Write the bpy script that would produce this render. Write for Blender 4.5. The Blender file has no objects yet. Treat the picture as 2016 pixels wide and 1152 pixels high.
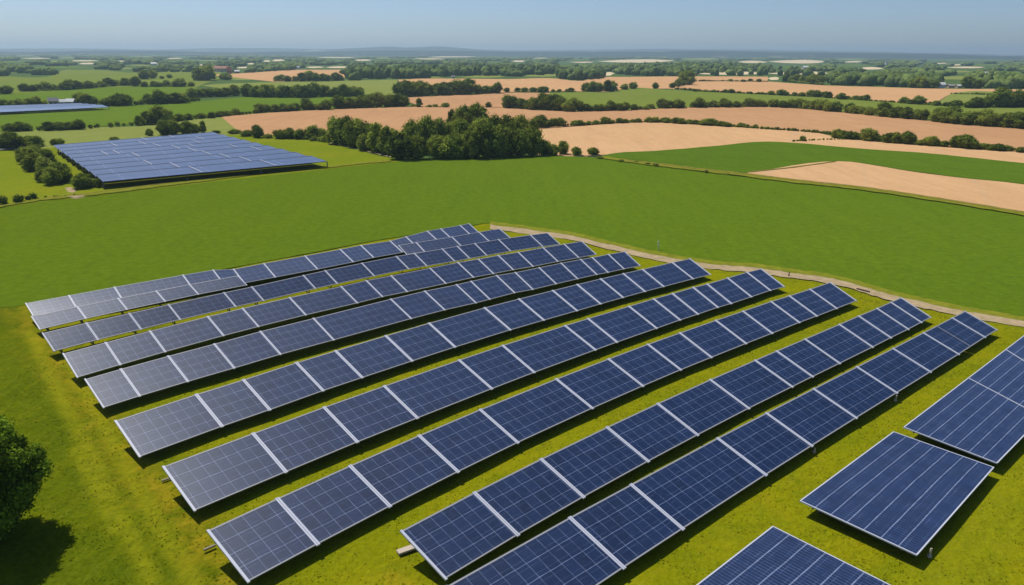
import bpy, math, random
import numpy as np
from mathutils import Vector, Matrix, noise
from mathutils.geometry import tessellate_polygon
random.seed(7); rng = np.random.default_rng(7)
D = bpy.data; COL = bpy.context.scene.collection; SC = bpy.context.scene

# ---------------------------------------------------------------- camera
FPX, HOR, CAMH, ROLL = 1480.0, 104.0, 28.0, math.radians(0.26)
PITCH = math.atan((576 - HOR) / FPX)
cam = D.cameras.new('camera'); camo = D.objects.new('camera', cam); COL.objects.link(camo)
cam.sensor_width = 36.0; cam.lens = FPX / 2016 * 36.0; cam.clip_end = 60000; cam.clip_start = 0.5
camo.location = (0, 0, CAMH)
camo.matrix_world = Matrix.Translation((0, 0, CAMH)) @ Matrix.Rotation(math.pi / 2 - PITCH, 4, 'X') @ Matrix.Rotation(ROLL, 4, 'Z')
SC.camera = camo
# ---------------------------------------------------------------- light
SUN_AZ, SUN_EL = -46.0, 59.0          # azimuth clockwise from the viewing direction
w = D.worlds.new('World'); SC.world = w; w.use_nodes = True
nt = w.node_tree; bg = nt.nodes['Background']; sky = nt.nodes.new('ShaderNodeTexSky')
sky.sky_type = 'NISHITA'; sky.sun_disc = False
sky.sun_elevation = math.radians(SUN_EL); sky.sun_rotation = math.radians(SUN_AZ)
sky.air_density = 0.7; sky.dust_density = 0.8; sky.ozone_density = 6.5; sky.altitude = 100
nt.links.new(sky.outputs[0], bg.inputs[0]); bg.inputs[1].default_value = 0.108
sl = D.lights.new('sun', 'SUN'); sl.energy = 4.4; sl.angle = math.radians(0.5); sl.color = (1.0, 0.93, 0.82)
so = D.objects.new('sun', sl); COL.objects.link(so)
sa, se = math.radians(SUN_AZ), math.radians(SUN_EL)
sd = Vector((math.sin(sa) * math.cos(se), math.cos(sa) * math.cos(se), math.sin(se)))
so.rotation_euler = sd.to_track_quat('Z', 'Y').to_euler(); so.location = (-60, 40, 80)
SC.view_settings.view_transform = 'Standard'; SC.view_settings.look = 'None'
SC.view_settings.exposure = 0.0; SC.view_settings.gamma = 1.0
SC.cycles.max_bounces = 6; SC.cycles.volume_bounces = 0

# ---------------------------------------------------------------- helpers
_c, _s = math.cos(ROLL), math.sin(ROLL)
def P(x, y, z=0.0):
    """point of the place at height z seen at photo pixel x, y"""
    u, v = x - 1008, 576 - y
    u, v = u * _c - v * _s, u * _s + v * _c
    d = Vector((u, FPX * math.cos(PITCH) + v * math.sin(PITCH), v * math.cos(PITCH) - FPX * math.sin(PITCH)))
    t = (z - CAMH) / d.z
    return Vector((0, 0, CAMH)) + d * t
def slant(x, y): return (P(x, y) - Vector((0, 0, CAMH))).length
def tag(o, label=None, cat=None, group=None, kind=None):
    if label: o['label'] = label
    if cat: o['category'] = cat
    if group: o['group'] = group
    if kind: o['kind'] = kind
    return o
def link(name, me, parent=None):
    o = D.objects.new(name, me); COL.objects.link(o)
    if parent is not None: o.parent = parent
    return o
def empty(name, loc=(0, 0, 0), **k):
    o = link(name, None); o.location = loc; o.empty_display_size = 0.3
    return tag(o, **k)
def npmesh(name, V, F, mat, tone=None, smooth=False):
    """V (n,3), F (m,k) with constant k"""
    me = D.meshes.new(name); V = np.asarray(V, np.float32); F = np.asarray(F, np.int32); m, k = F.shape
    me.vertices.add(len(V)); me.vertices.foreach_set('co', V.ravel())
    me.loops.add(m * k); me.loops.foreach_set('vertex_index', F.ravel())
    me.polygons.add(m); me.polygons.foreach_set('loop_start', np.arange(0, m * k, k, dtype=np.int32))
    me.update(calc_edges=True)
    if smooth: me.polygons.foreach_set('use_smooth', np.ones(m, bool))
    if tone is not None:
        a = me.attributes.new('tone', 'FLOAT', 'FACE'); a.data.foreach_set('value', np.asarray(tone, np.float32))
    me.materials.append(mat); me.validate(); me.update()
    return me
def pymesh(name, V, F, mat, uv=None):
    me = D.meshes.new(name); me.from_pydata([tuple(v) for v in V], [], F); me.materials.append(mat)
    if uv is not None:
        l = me.uv_layers.new(name='UVMap')
        for lp in me.loops: l.data[lp.index].uv = uv[lp.vertex_index]
    me.update(); return me
class MB:
    def __init__(s): s.V = []; s.F = []
    def hexa(s, p):           # 8 points: bottom 4, top 4
        n = len(s.V); s.V += [tuple(q) for q in p]
        s.F += [tuple(n + i for i in f) for f in ((3, 2, 1, 0), (4, 5, 6, 7), (0, 1, 5, 4), (1, 2, 6, 5), (2, 3, 7, 6), (3, 0, 4, 7))]
    def bar(s, a, b, wd, ht, up=Vector((0, 0, 1))):
        a = Vector(a); b = Vector(b); d = (b - a).normalized(); side = d.cross(up)
        if side.length < 1e-4: side = Vector((1, 0, 0))
        side.normalize(); u = side.cross(d).normalized(); x = side * wd / 2; y = u * ht / 2
        s.hexa([a - x - y, b - x - y, b + x - y, a + x - y, a - x + y, b - x + y, b + x + y, a + x + y])
    quads = hexa
    def build(s, name, mat, parent=None):
        return link(name, pymesh(name, s.V, s.F, mat), parent)

# ---------------------------------------------------------------- materials
class NT:
    def __init__(s, name):
        s.m = D.materials.new(name); s.m.use_nodes = True; s.t = s.m.node_tree; s.t.nodes.clear()
        s.out = s.t.nodes.new('ShaderNodeOutputMaterial')
    def n(s, typ, **k):
        x = s.t.nodes.new(typ)
        for a, b in k.items(): setattr(x, a, b)
        return x
    def put(s, sock, v):
        if isinstance(v, bpy.types.NodeSocket): s.t.links.new(v, sock)
        elif v is not None: sock.default_value = v
    def math(s, op, a, b=None, c=None):
        x = s.n('ShaderNodeMath', operation=op); s.put(x.inputs[0], a); s.put(x.inputs[1], b); s.put(x.inputs[2], c); return x.outputs[0]
    def noise(s, vec, scale, detail=3, rough=.55, out=0):
        x = s.n('ShaderNodeTexNoise'); s.put(x.inputs['Vector'], vec); x.inputs['Scale'].default_value = scale
        x.inputs['Detail'].default_value = detail; x.inputs['Roughness'].default_value = rough; return x.outputs[out]
    def ramp(s, fac, lo, hi):
        x = s.n('ShaderNodeMapRange', clamp=True); s.put(x.inputs[0], fac); x.inputs[1].default_value = lo; x.inputs[2].default_value = hi; return x.outputs[0]
    def mix(s, f, a, b, blend='MIX'):
        x = s.n('ShaderNodeMix', data_type='RGBA', blend_type=blend); s.put(x.inputs[0], f)
        for i, v in ((6, a), (7, b)):
            if isinstance(v, tuple): v = v + (1,) if len(v) == 3 else v
            s.put(x.inputs[i], v)
        return x.outputs[2]
    def mapping(s, vec, scale=(1, 1, 1), rot=0):
        x = s.n('ShaderNodeMapping'); s.put(x.inputs[0], vec); x.inputs['Scale'].default_value = scale; x.inputs['Rotation'].default_value = (0, 0, rot); return x.outputs[0]
    def geo(s): return s.n('ShaderNodeNewGeometry').outputs['Position']
    def attr(s, name): return s.n('ShaderNodeAttribute', attribute_name=name).outputs['Fac']
    def bump(s, h, st, dist):
        x = s.n('ShaderNodeBump'); s.put(x.inputs['Height'], h); x.inputs['Strength'].default_value = st; x.inputs['Distance'].default_value = dist; return x.outputs[0]
    def pr(s, col, rough=.8, spec=.3, metal=0, normal=None):
        b = s.n('ShaderNodeBsdfPrincipled')
        if isinstance(col, tuple): col = col + (1,)
        s.put(b.inputs['Base Color'], col); s.put(b.inputs['Roughness'], rough); s.put(b.inputs['Specular IOR Level'], spec); b.inputs['Metallic'].default_value = metal
        if normal is not None: s.put(b.inputs['Normal'], normal)
        s.t.links.new(b.outputs[0], s.out.inputs[0]); return b

def field_mat(name, c1, c2, rot=0.6, rowp=0.0, rowc=None, c3=None, fine=.35, big=.012, gradx=None):
    """crop or stubble: broad patches, drill rows, fine mottling, tramlines"""
    k = NT(name); g = k.geo()
    n1 = k.ramp(k.noise(g, big, 4, .6), .34, .66)
    st = k.noise(k.mapping(g, (.35, .02, 1), rot), 1.0, 3, .6)
    col = k.mix(n1, c1, c2)
    if c3: col = k.mix(k.math('MULTIPLY', k.ramp(k.noise(g, big * 3.1, 4, .65), .5, .8), .8), col, c3)
    m = tuple(x * .78 for x in c1)
    col = k.mix(k.math('MULTIPLY', k.ramp(st, .4, .75), .5), col, m)
    if gradx:
        gs = k.n('ShaderNodeSeparateXYZ'); k.put(gs.inputs[0], g); col = k.mix(k.math('MULTIPLY', k.ramp(k.math('ADD', gs.outputs[0], k.math('MULTIPLY', k.noise(g, .012, 3), 60.0)), 40, -90), .8), col, gradx)
    fn = k.noise(g, .8, 5, .8)
    md = k.ramp(k.noise(k.mapping(g, (1, .35, 1), rot), .13, 4, .7), .35, .65); col = k.mix(k.math('MULTIPLY', md, .34), col, tuple(x * .72 for x in c1)); col = k.mix(k.math('MULTIPLY', k.ramp(k.noise(g, .32, 4, .75), .5, .75), .25), col, tuple(min(1, x * 1.2) for x in c2))
    col = k.mix(fine, col, k.mix(k.ramp(fn, .3, .7), tuple(x * .62 for x in c1), tuple(min(1, x * 1.3) for x in c2)))
    if rowp:
        sx = k.n('ShaderNodeSeparateXYZ'); k.put(sx.inputs[0], k.mapping(g, (1, 1, 1), rot))
        fr = k.math('FRACT', k.math('DIVIDE', k.math('ADD', sx.outputs[0], k.math('MULTIPLY', k.noise(g, .02, 2), 6.0)), rowp))
        ln = k.math('LESS_THAN', k.math('ABSOLUTE', k.math('SUBTRACT', fr, .5)), .035)
        col = k.mix(k.math('MULTIPLY', ln, .28), col, rowc or tuple(x * .6 for x in c1))
    k.pr(col, 1, .0, normal=k.bump(fn, .4, .2)); return k.m

M = {}
M['crop'] = field_mat('green_crop', (.086, .152, .009), (.116, .178, .010), 0.95, 0, gradx=(.108, .138, .000), fine=.46, big=.009)
M['crop_deep'] = field_mat('deep_green_crop', (.080, .148, .010), (.100, .168, .012), -1.2, 18)
M['pasture'] = field_mat('pasture', (.150, .205, .030), (.190, .230, .038), .3, 0, c3=(.24, .25, .07))
M['pasture_bright'] = field_mat('bright_pasture', (.105, .178, .014), (.135, .205, .018), 1.2, 24)
M['pasture_olive'] = field_mat('olive_pasture', (.200, .250, .050), (.240, .265, .065), 1.0, 22)
M['yellow_meadow'] = field_mat('yellow_meadow', (.150, .205, .010), (.205, .235, .010), .5, 0, c3=(.34, .26, .02), big=.02)
M['stubble'] = field_mat('stubble', (.545, .315, .150), (.600, .365, .180), 1.25, 26, (.46, .28, .15), fine=.2)
M['stubble_pale'] = field_mat('pale_stubble', (.570, .345, .170), (.620, .390, .200), .4, 22, (.5, .34, .2), fine=.2)
M['stubble_rosy'] = field_mat('rosy_stubble', (.460, .255, .125), (.530, .310, .155), -1.3, 28, (.42, .24, .13), fine=.22)
M['far_field'] = field_mat('far_pale_field', (.62, .50, .30), (.72, .60, .40), .4, 0)
M['verge'] = field_mat('verge_grass', (.150, .190, .012), (.230, .225, .025), .5, 0, c3=(.12, .12, .03), fine=.6, big=.12)
M['verge_dark'] = field_mat('rough_verge_grass', (.150, .150, .022), (.220, .190, .040), .5, 0, c3=(.26, .22, .06), fine=.7, big=.15)
M['track'] = field_mat('dirt', (.340, .265, .150), (.450, .350, .215), .5, 0, c3=(.27, .23, .06), fine=.5, big=.25)
M['road'] = field_mat('grey_asphalt', (.25, .25, .25), (.31, .31, .31), .5, 0, fine=.2)
M['countryside'] = field_mat('countryside', (.060, .110, .030), (.090, .150, .038), .5, 0, c3=(.16, .2, .06), big=.003)

def meadow_mat():
    k = NT('meadow_grass'); g = k.geo(); dry = k.attr('dry'); wear = k.attr('wear'); yel = k.attr('yel')
    a = k.ramp(k.noise(g, .16, 5, .65), .38, .64)
    b = k.ramp(k.noise(g, .9, 4, .7), .35, .7)
    green = k.mix(a, (.050, .082, .0005), (.084, .116, .0005))
    gold = k.mix(a, (.185, .205, .001), (.260, .250, .0015))
    col = k.mix(yel, green, gold)
    col = k.mix(k.math('MULTIPLY', k.ramp(k.noise(g, .33, 5, .7), .5, .72), k.math('MULTIPLY_ADD', yel, .4, .2)), col, (.33, .26, .004))
    col = k.mix(k.math('MULTIPLY', k.ramp(k.noise(g, .27, 5, .7), .52, .7), .6), col, (.07, .115, .002))
    s = k.noise(k.mapping(g, (1.1, .12, 1), math.radians(49)), 1.0, 4, .65)
    col = k.mix(k.math('MULTIPLY', k.ramp(s, .5, .75), .35), col, (.27, .26, .008))
    d = k.math('MULTIPLY', dry, k.ramp(k.math('ADD', k.noise(g, .55, 5, .7), k.math('MULTIPLY', dry, .16)), .50, .78))
    col = k.mix(k.math('MULTIPLY', d, .75), col, (.46, .30, .016))
    wv = k.math('MULTIPLY', wear, k.ramp(k.noise(g, 1.0, 4, .7), .2, .55))
    col = k.mix(wv, col, (.30, .29, .008))
    fn = k.noise(g, 3.2, 5, .8)
    col = k.mix(.36, col, k.mix(k.ramp(fn, .3, .7), (.05, .085, .002), (.25, .28, .015)))
    k.pr(col, 1, .0, normal=k.bump(k.math('ADD', fn, k.math('MULTIPLY', b, 1.5)), .6, .15)); return k.m
M['meadow'] = meadow_mat()

def leaf_mat(name, dark, light, tr=.42):
    k = NT(name); t = k.attr('tone'); oi = k.n('ShaderNodeObjectInfo').outputs['Random']
    f = k.math('MULTIPLY_ADD', t, .75, k.math('MULTIPLY', oi, .3))
    col = k.mix(f, dark, light)
    d = k.n('ShaderNodeBsdfDiffuse'); k.put(d.inputs[0], col)
    q = k.n('ShaderNodeBsdfTranslucent'); k.put(q.inputs[0], col)
    mx = k.n('ShaderNodeMixShader'); mx.inputs[0].default_value = tr
    k.t.links.new(d.outputs[0], mx.inputs[1]); k.t.links.new(q.outputs[0], mx.inputs[2]); k.t.links.new(mx.outputs[0], k.out.inputs[0]); return k.m
M['leaf'] = leaf_mat('tree_leaves', (.040, .066, .008), (.500, .580, .080))
M['leaf_dark'] = leaf_mat('dark_tree_leaves', (.026, .052, .008), (.360, .450, .060))
M['leaf_pale'] = leaf_mat('pale_tree_leaves', (.070, .110, .014), (.560, .620, .110))
M['leaf_near'] = leaf_mat('near_tree_leaves', (.016, .040, .003), (.260, .400, .030), .3)
M['wood_far'] = leaf_mat('distant_wood_leaves', (.030, .068, .020), (.240, .320, .080), .25)
k = NT('bark'); k.pr(k.mix(k.noise(k.geo(), 3, 4), (.06, .045, .03), (.13, .10, .07)), .9, .1); M['bark'] = k.m

def cell_mat(name, pu, pv, fu, base1, base2, line_main, line_fine, su=.026, sv=.028, wob=.05, lv=None):
    """photovoltaic glass: UV in metres (u along, v across)"""
    k = NT(name); uv = k.n('ShaderNodeUVMap').outputs[0]; g = k.geo()
    wv = k.n('ShaderNodeVectorMath', operation='MULTIPLY_ADD'); nz = k.noise(g, .55, 2, .5, 1)
    k.put(wv.inputs[0], nz); wv.inputs[1].default_value = (wob * 2, wob * 2, 0); k.put(wv.inputs[2], uv)
    sp = k.n('ShaderNodeSeparateXYZ'); k.put(sp.inputs[0], wv.outputs[0]); U, V = sp.outputs[0], sp.outputs[1]
    def ln(c, p, wd): return k.math('LESS_THAN', k.math('ABSOLUTE', k.math('SUBTRACT', k.math('FRACT', k.math('DIVIDE', c, p)), .5)), wd / p / 2)
    patch = k.ramp(k.noise(g, .9, 3, .7), .35, .7); patch2 = k.ramp(k.noise(g, 1.7, 3, .7), .4, .65)
    wn = k.n('ShaderNodeTexWhiteNoise', noise_dimensions='2D'); cx = k.n('ShaderNodeCombineXYZ')
    k.put(cx.inputs[0], k.math('FLOOR', k.math('ADD', k.math('DIVIDE', U, pu), .5))); k.put(cx.inputs[1], k.math('FLOOR', k.math('ADD', k.math('DIVIDE', V, pv), .5))); k.put(wn.inputs['Vector'], cx.outputs[0])
    col = k.mix(wn.outputs[0], base1, base2)
    col = k.mix(k.math('MULTIPLY', k.ramp(k.noise(g, 2.6, 4, .75), .5, .75), .35), col, tuple(x * 1.9 for x in base2))
    col = k.mix(k.math('MULTIPLY', k.math('MULTIPLY', ln(U, fu, fu * .22), patch2), .34), col, line_fine)
    col = k.mix(k.math('MULTIPLY', k.math('MULTIPLY', ln(V, pv / 2, .03), patch), .85), col, line_fine)
    col = k.mix(k.math('MULTIPLY', ln(U, pu, su), k.math('MULTIPLY_ADD', patch, .55, .25)), col, line_main)
    col = k.mix(k.math('MULTIPLY', ln(V, pv, sv), k.math('MULTIPLY_ADD', patch2, .35, .5)), col, lv or line_main)
    st1 = k.noise(k.mapping(uv, (.7, 9, 1)), 1.6, 4, .75); st2 = k.noise(k.mapping(uv, (9, .7, 1)), 1.6, 4, .75)
    sc = k.math('MULTIPLY', k.math('MAXIMUM', k.ramp(st1, .60, .80), k.ramp(st2, .60, .80)), k.ramp(k.noise(g, .35, 3, .6), .38, .62))
    col = k.mix(k.math('MULTIPLY', sc, .28), col, line_fine)
    b = k.pr(col, .3, .15)
    gl = k.n('ShaderNodeBsdfGlossy'); gl.inputs['Roughness'].default_value = .36; gl.inputs[0].default_value = (.9, .95, 1, 1)
    mx = k.n('ShaderNodeMixShader'); fr = k.n('ShaderNodeFresnel'); fr.inputs[0].default_value = 1.45
    k.put(mx.inputs[0], k.math('MULTIPLY_ADD', fr.outputs[0], .08, .057))
    k.t.links.new(b.outputs[0], mx.inputs[1]); k.t.links.new(gl.outputs[0], mx.inputs[2]); k.t.links.new(mx.outputs[0], k.out.inputs[0])
    return k.m
LM, LF = (.27, .34, .54), (.070, .105, .22)
M['cells'] = cell_mat('solar_cells', .84, 1.0, .14, (.0035, .0125, .046), (.0055, .019, .068), LM, LF)
M['cells_wide'] = cell_mat('wide_solar_cells', .26, .78, .13, (.0035, .013, .050), (.0055, .019, .072), (.10, .14, .27), LF, .05, .05, .02, (.24, .30, .46))
M['cells_strip'] = cell_mat('sky_tinted_far_solar_cells', 9.0, 4.0, 1.0, (.085, .145, .27), (.10, .165, .30), (.3, .35, .5), (.12, .18, .32), .15, .12, .3)  # paler base colour stands in for sky reflected off the far strip
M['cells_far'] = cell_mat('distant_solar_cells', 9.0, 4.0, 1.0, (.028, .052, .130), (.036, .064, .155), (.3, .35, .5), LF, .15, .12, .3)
def plain(name, c, r=.5, metal=0, spec=.4):
    k = NT(name); k.pr(k.mix(k.noise(k.geo(), 4, 3), tuple(x * .85 for x in c), c), r, spec, metal); return k.m
M['alu'] = plain('pale_aluminium', (.54, .57, .66), .45)
M['frame'] = plain('frame_aluminium', (.32, .33, .36), .5)
M['under'] = plain('panel_underside', (.03, .03, .035), .8)
M['steel'] = plain('dull_steel', (.12, .12, .115), .6, .2)
M['concrete'] = plain('pale_concrete', (.52, .45, .36), .9)
M['dull_board'] = plain('weathered_board', (.26, .23, .17), .9)
M['white'] = plain('white_paint', (.75, .74, .70), .6)
M['wall_white'] = plain('white_render', (.78, .76, .70), .8)
M['wall_tan'] = plain('tan_render', (.62, .50, .36), .8)
M['wall_brick'] = plain('red_brick', (.42, .20, .12), .85)
M['roof_grey'] = plain('grey_roof', (.33, .31, .30), .8)
M['roof_red'] = plain('red_tiles', (.36, .15, .09), .8)
M['roof_pale'] = plain('pale_metal_roof', (.72, .72, .72), .6)
M['window'] = plain('dark_window', (.03, .035, .04), .2)
M['old_wood'] = plain('weathered_wood', (.10, .07, .05), .9)

# ---------------------------------------------------------------- ground sheets
def smooth(pts, closed=True, sub=6, jit=0.0):
    """Catmull-Rom through photo points, corners kept sharp"""
    n = len(pts); out = []
    A = [np.array(p[:2], float) for p in pts]
    def tang(i):
        if not closed and (i == 0 or i == n - 1): return None
        a, b, c = A[i - 1], A[i], A[(i + 1) % n]
        d1, d2 = b - a, c - b; l1, l2 = np.linalg.norm(d1), np.linalg.norm(d2)
        if l1 < 1e-6 or l2 < 1e-6: return None
        if np.dot(d1, d2) / (l1 * l2) < .80: return None
        return (d1 / l1 + d2 / l2) / 2
    T = [tang(i) for i in range(n)]
    for i in range(n if closed else n - 1):
        p0, p1 = A[i], A[(i + 1) % n]; L = np.linalg.norm(p1 - p0); ch = (p1 - p0) / max(L, 1e-6)
        t0 = (T[i] if T[i] is not None else ch) * L; t1 = (T[(i + 1) % n] if T[(i + 1) % n] is not None else ch) * L
        m = max(1, min(sub, int(L / 12)))
        for j in range(m):
            t = j / m; h = (2*t**3-3*t*t+1) * p0 + (t**3-2*t*t+t) * t0 + (-2*t**3+3*t*t) * p1 + (t**3-t*t) * t1
            if jit and j: h = h + np.array([0, random.uniform(-jit, jit)])
            out.append((h[0], h[1]))
    if not closed: out.append(tuple(A[-1]))
    return out
def sheet(name, pts, mat, z, jit=.25, **k):
    pp = smooth(pts, True, 6, jit)
    V = [P(x, y, z) for x, y in pp]
    tri = tessellate_polygon([[Vector((v.x, v.y, 0)) for v in V]])
    F = []
    for a, b, c in tri:
        nrm = (V[b] - V[a]).cross(V[c] - V[a])
        F.append((a, b, c) if nrm.z > 0 else (c, b, a))
    n = len(V); ce = sum(V, Vector()) / n; off = min(1.2, z + .5) if V[0].length < 400 else 0; V += [Vector((v.x, v.y, -.45)) + Vector((v.x - ce.x, v.y - ce.y, 0)).normalized() * off * 2.2 for v in V]; F += [(i, (i + 1) % n, n + (i + 1) % n, n + i) for i in range(n)]
    return tag(link(name, pymesh(name, V, F, mat)), kind='structure', **k)
def ribbon(name, pts, mat, z, w0, w1=None, jit=.3):
    """strip along pts (x, y, half-height in px)"""
    pp = smooth(pts, False, 8); n = len(pp); V = []; F = []
    for i, (x, y) in enumerate(pp):
        f = i / max(1, n - 1); hw = (w0 + ((w1 if w1 is not None else w0) - w0) * f)
        V += [P(x, y - hw + random.uniform(-jit, jit), z), P(x, y + hw + random.uniform(-jit, jit), z)]
        if i: F.append((2*i-2, 2*i-1, 2*i+1, 2*i))
    return tag(link(name, pymesh(name, V, F, mat)), kind='structure')

# ground: one big sheet to the horizon
gx = np.array([-14000, -8000, -2500, -900, 0, 900, 2500, 8000, 14000.]); gy = np.array([-400, 0, 400, 1200, 3000, 8000, 13500.])
V = [(x, y, -.4) for y in gy for x in gx]; nx = len(gx)
F = [(j*nx+i, j*nx+i+1, (j+1)*nx+i+1, (j+1)*nx+i) for j in range(len(gy)-1) for i in range(nx-1)]
tag(link('ground', pymesh('ground', V, F, M['countryside'])), kind='structure')

# near meadow with dry patches at the row ends and worn wheel tracks (vertex attributes)
EDGE = [(-420, 655), (-200, 627), (0, 606), (45, 601), (300, 556), (600, 500), (760, 470), (900, 450), (972, 447)]
TRK = [(965, 446), (1008, 451), (1083, 461), (1130, 468), (1184, 481), (1280, 503), (1386, 521), (1500, 531.5), (1560, 540), (1613, 547), (1680, 561), (1739, 579), (1820, 598), (1890, 613), (2016, 635), (2150, 661), (2420, 716)]
def wpts(px): return np.array([P(x, y)[:2] for x, y in px])
def dline(X, Y, pts, rad):
    """distance falloff to a world polyline, pts pixels"""
    q = wpts(smooth(pts, False, 8)); best = np.full(X.shape, 1e9)
    for a, b in zip(q[:-1], q[1:]):
        ab = b - a; L = ab @ ab
        if L < 1e-9: continue
        t = np.clip(((X - a[0]) * ab[0] + (Y - a[1]) * ab[1]) / L, 0, 1)
        best = np.minimum(best, np.hypot(X - a[0] - t * ab[0], Y - a[1] - t * ab[1]))
    return np.clip(1 - best / rad, 0, 1)
x0, x1, y0, y1, st = -130, 190, -10, 175, .4
xs = np.arange(x0, x1, st); ys = np.arange(y0, y1, st); X, Y = np.meshgrid(xs, ys)
Z = 0.06 * np.sin(X * .21 + 1.7 * np.sin(Y * .13)) * np.sin(Y * .17 + X * .05) + .02 * np.sin(X * .9) * np.sin(Y * .8) - .135
V = np.stack([X, Y, Z], -1).reshape(-1, 3); nx, ny = len(xs), len(ys)
I = np.arange(nx * ny).reshape(ny, nx)
F = np.stack([I[:-1, :-1], I[:-1, 1:], I[1:, 1:], I[1:, :-1]], -1).reshape(-1, 4)
me = npmesh('meadow', V, F, M['meadow'], smooth=True)
ends = [(44, 606), (70, 650), (100, 700), (140, 745), (185, 800), (235, 880), (300, 950), (385, 1040), (450, 1120), (500, 1190)]
dry = dline(X, Y, ends, 2.6) ** .6 * .95
for pl, r, a in (([(760, 1130), (820, 1152), (900, 1190)], 1.6, .9), ([(1000, 1000), (930, 1045), (860, 1010)], 1.0, .4), ([(1060, 610), (1200, 560), (1300, 530), (1390, 545)], 1.5, .35), ([(1620, 560), (1700, 590), (1760, 600), (1860, 620)], 2.0, .45), ([(1180, 770), (1340, 735), (1420, 700)], 1.2, .45), ([(1700, 800), (1760, 815), (1830, 780)], 1.2, .3), ([(1240, 1152), (1420, 1060), (1560, 940)], 1.4, .28)):
    dry = np.maximum(dry, dline(X, Y, pl, r) * a)
wear = np.zeros_like(X)
for pl in ([(100, 640), (150, 730), (200, 830), (262, 940), (330, 1060), (390, 1160)], [(58, 650), (95, 730), (145, 830), (205, 950), (260, 1060), (310, 1160)], [(150, 880), (190, 960), (230, 1040)]):
    wear = np.maximum(wear, np.clip(dline(X, Y, pl, .75) * 1.4, 0, 1) * .7)
for sft in (0, 46, 92, 150):
    wear = np.maximum(wear, dline(X, Y, [(1760 + sft, 1180), (1880 + sft * .8, 1030), (2016 + sft * .6, 880), (2120 + sft * .5, 780)], .6) * .5)
# the grass between the rows and to the right is yellower than that on the left
wl = wpts([(20, 600), (120, 760), (260, 930), (440, 1160)]); t = np.interp(Y, wl[::-1, 1], wl[::-1, 0]) if wl[0, 1] > wl[-1, 1] else np.interp(Y, wl[:, 1], wl[:, 0])
yel = np.clip((X - t - .5) / 5.0, 0.0, 1)
for nm, ar in (('dry', dry), ('wear', wear), ('yel', yel)):
    a = me.attributes.new(nm, 'FLOAT', 'POINT'); a.data.foreach_set('value', ar.ravel().astype(np.float32))
tag(link('meadow', me), kind='structure')

# big green crop field behind the near solar farm
crop_edge_track = [(x, y - 7.5 - 0.0 * i) for i, (x, y) in enumerate(TRK)]
F1top = [(-420, 446), (-200, 424), (0, 403), (100, 389), (215, 376), (330, 361), (430, 349), (520, 337), (640, 326), (760, 316), (870, 310.5), (1000, 306.5), (1100, 307), (1190, 312), (1300, 328), (1400, 341), (1470, 349), (1600, 362), (1800, 387), (2016, 423), (2250, 462), (2420, 490)]
sheet('crop_field', F1top + list(reversed(crop_edge_track)) + list(reversed(EDGE[:-1])), M['crop'], -.05, 0.15)
ribbon('verge', [(x, y - 7) for x, y in TRK], M['verge'], -.035, 3.2, 4.5, .9)
ribbon('dirt_track', [(x, y) for x, y in TRK], M['track'], -.05, 5.0, 10.5, 1.2)

# mid-distance fields on the right
F3 = [(1190, 306), (1200, 303), (1290, 297), (1400, 288), (1500, 279), (1560, 281), (1700, 293), (1830, 302), (2016, 321), (2300, 345), (2300, 410), (2016, 362), (1900, 350), (1790, 336), (1648, 317), (1560, 329), (1474, 339), (1400, 333), (1300, 320), (1230, 311)]
F4 = [(1650, 317.5), (1474, 339.5), (1520, 349), (1600, 356), (1700, 367), (1850, 388), (2016, 416), (2300, 463), (2300, 411), (2016, 363), (1900, 351), (1790, 337)]
F5 = [(1040, 256), (1150, 248), (1285, 240), (1400, 246), (1512, 254), (1600, 260), (1650, 270), (1750, 280), (1860, 290), (2016, 300), (2300, 322), (2300, 347), (2016, 322), (1830, 303), (1700, 294), (1560, 282), (1500, 280), (1400, 289), (1290, 298), (1200, 304), (1120, 306), (1050, 300)]
F6 = [(436, 230), (504, 224), (655, 215), (778, 210), (830, 209.5), (952, 211), (1008, 212.5), (1109, 219), (1235, 217), (1335, 212), (1436, 210), (1512, 210.5), (1638, 219), (1764, 231), (1890, 244), (2016, 253), (2300, 272), (2300, 316), (2016, 299), (1900, 291), (1750, 277), (1650, 264), (1512, 253), (1285, 240), (1056, 254), (900, 275), (700, 278), (640, 271), (545, 267), (471, 257)]
F7 = [(1065, 205), (1083, 183), (1144, 181), (1217, 179.6), (1227, 174.8), (1305, 176), (1411, 182), (1512, 187), (1638, 193), (1764, 202), (1890, 211), (2016, 211), (2300, 216), (2300, 250), (2016, 240), (1890, 238), (1764, 230), (1638, 218), (1512, 210), (1335, 211.5), (1235, 216.5), (1109, 218.5)]
F8 = [(783, 157), (831, 155), (1008, 155.7), (1083, 154), (1149, 159), (1166, 154), (1235, 151.5), (1345, 150.6), (1360, 150.6), (1440, 150.5), (1512, 151), (1512, 160.7), (1620, 168), (1720, 171), (1839, 174.5), (2016, 176), (2300, 181), (2300, 190), (2016, 184), (1870, 186), (1838, 203.5), (1764, 201), (1638, 192), (1512, 185), (1411, 181), (1325, 174.8), (1285, 174.5), (1227, 174), (1217, 178), (1144, 180), (1008, 181), (983, 182), (800, 172)]
F8b = [(1870, 186), (2016, 184), (2300, 190), (2300, 215), (2016, 210), (1885, 209.5), (1845, 204)]
F9 = [(803, 192), (880, 188), (1008, 182.5), (1083, 183), (1062, 200), (1008, 211), (952, 209.5), (831, 209), (806, 201)]
F10 = [(440, 165), (549, 161.5), (700, 158.5), (783, 157), (778, 189), (718, 186), (600, 185), (504, 182), (470, 180), (395, 168)]
F11 = [(400, 147), (440, 146), (504, 142.5), (579, 138), (680, 137.5), (678, 155), (579, 159.5), (549, 161), (500, 157), (450, 151)]
sheet('crop_field', F3, M['crop_deep'], .02)
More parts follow.
